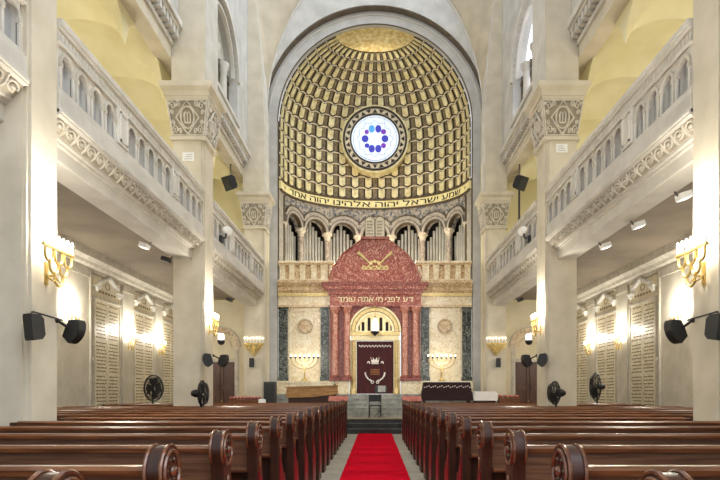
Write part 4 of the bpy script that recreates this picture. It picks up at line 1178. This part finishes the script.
def fan(label, c, r, yaw):
    from mathutils import Matrix
    R = Matrix.Rotation(yaw, 3, 'Z')
    xf = lambda p: tuple(Vector(c) + R @ Vector(p))
    t = thing('pedestal_fan', label, 'fan', (c[0], c[1], 0), 'black pedestal fans')
    b = MB('black'); b.lathe([(.15, 0), (.15, .03), (.05, .06)], (c[0], c[1] , 0), 20); b.build('base', t, smooth=True)
    b = MB('black'); b.tube([(c[0], c[1], .04), (c[0], c[1], c[2] - .02)], .022, 8); b.build('pole', t)
    b = MB('black', xf=xf); b.lathe([(.03, .0), (.08, .03), (.09, .12), (.05, .2)], (0, 0, 0), 14, 'y'); b.build('motor', t, smooth=True)
    for k in range(4):
        a0 = k * PI / 2
        pts = [(q * r * .86 * math.cos(a0 + w), -.06 + w * .05, q * r * .86 * math.sin(a0 + w)) for q, w in ((.15, 0), (.6, -.45), (1, -.4), (1, .6), (.6, .75), (.15, .6))]
        pts2 = [(p[0], p[1] + .012, p[2]) for p in pts]
        b = MB('black', xf=xf); b.add(pts + pts2, [tuple(range(6)), tuple(range(11, 5, -1))] + [(i, (i + 1) % 6, 6 + (i + 1) % 6, 6 + i) for i in range(6)]); b.build('blade', t)
    b = MB('black', xf=xf)
    for rr, y in ((1, -.05), (.8, -.12), (.6, -.14), (.4, -.15), (.8, .02), (.5, .04)):
        b.tube([(r * rr * math.cos(2 * PI * i / 28), y, r * rr * math.sin(2 * PI * i / 28)) for i in range(28)], .008, 5, True)
    b.tube([(r * math.cos(2 * PI * i / 28), -.02, r * math.sin(2 * PI * i / 28)) for i in range(28)], .014, 5, True)
    for i in range(36):
        a = 2 * PI * i / 36
        b.tube([(.06 * math.cos(a), -.155, .06 * math.sin(a)), (r * .6 * math.cos(a), -.14, r * .6 * math.sin(a)), (r * math.cos(a), -.05, r * math.sin(a)), (r * .5 * math.cos(a), .04, r * .5 * math.sin(a))], .0055, 4)
    b.build('cage', t)
    b = MB('black', xf=xf); disc_ = [(.055 * math.cos(2 * PI * i / 16), .055 * math.sin(2 * PI * i / 16)) for i in range(16)]; b.prism(disc_, -.165, -.15, 'y'); b.build('badge', t)
fan('black pedestal fan in the left aisle before the middle memorial plaque', (-5.95, 15.0, 1.5), .35, 1.22)
fan('black pedestal fan seen edge-on before the middle left pier', (-3.78, 12.15, 1.37), .28, 1.66)
fan('black pedestal fan in the right aisle before the farthest memorial plaque', (5.95, 15.0, 1.54), .38, -1.68)
fan('black pedestal fan seen edge-on before the middle right pier', (3.93, 12.15, 1.38), .25, -1.5)
b = MB('cloth_white'); b.box(-3.36, -3.16, 16.14, 16.21, 1.085, 1.19); b.box(-3.32, -3.2, 16.16, 16.19, 1.19, 1.2)
tag(b.build('tissue_box', at=(-3.26, 16.18, 1.085)), 'small white box standing on the back of the farthest left pew', 'box')

# ================================================================== light
w = bpy.data.worlds.new('World'); sc.world = w; w.use_nodes = True
bg = w.node_tree.nodes['Background']; bg.inputs['Color'].default_value = (.93, .96, 1.0, 1); bg.inputs['Strength'].default_value = 1.1
sun = bpy.data.lights.new('daylight', 'SUN'); sun.energy = 2.0; sun.angle = math.radians(50); sun.color = (.74, .86, 1.0)
so = bpy.data.objects.new('daylight', sun); COL.objects.link(so); so.rotation_euler = Vector((.75, -.35, .75)).to_track_quat('Z', 'Y').to_euler()
for sx in (-1, 1):
    for y in (8.2, 10.4, 12.4, 15.6, 18.0):
        point('gallery_lamp', (sx * 6.7, y, 6.5), 44, (1, .95, .84), .25)
    for y in (9.0, 11.0):
        point('aisle_fill', (sx * 6.6, y, 3.1), 25, (1, .94, .82), .2)  # unseen lights without fixtures, added in the aisles
for x in (-2.69, 2.55): point('menorah_light', (x, 21.2, 2.5), 8, (1, .96, .9), .12)
for x in (-1.15, 1.15): point('loft_fill', (x, 22.15, 6.75), 150, (1, .95, .82), .2)  # hidden uplights added behind the gable to light the dome
def spot(loc, target, energy, size=50):
    l = bpy.data.lights.new('floodlight_beam', 'SPOT'); l.energy = energy; l.color = (1, .96, .88); l.spot_size = math.radians(size); l.spot_blend = .8; l.shadow_soft_size = .15
    o = bpy.data.objects.new('floodlight_beam', l); o.location = loc; COL.objects.link(o)
    o.rotation_euler = (Vector(loc) - Vector(target)).to_track_quat('Z', 'Y').to_euler()
for sx in (-1, 1):                                 # the white spotlights clamped on the far parapets point at the ark
    spot((sx * 3.7, 14.85, 5.6), (sx * -.9, 21.5, 3.6), 420, 60)
point('ark_lamp', (0, 21.0, 3.85), 14, (1, .94, .8), .1)

# ================================================================== camera and view
cam = bpy.data.cameras.new('camera'); co = bpy.data.objects.new('camera', cam); COL.objects.link(co)
co.location = (0, 0, H); co.rotation_euler = (PI / 2, 0, 0)
cam.sensor_fit = 'HORIZONTAL'; cam.sensor_width = 36; cam.lens = 36 * F / 720
cam.shift_x = (360 - CX) / 720; cam.shift_y = (HY - 240) / 720
cam.clip_start = .05; cam.clip_end = 100
sc.camera = co
vs_ = sc.view_settings; vs_.view_transform = 'Standard'; vs_.look = 'None'; vs_.gamma = 1; vs_.use_curve_mapping = False; vs_.exposure = 0.28
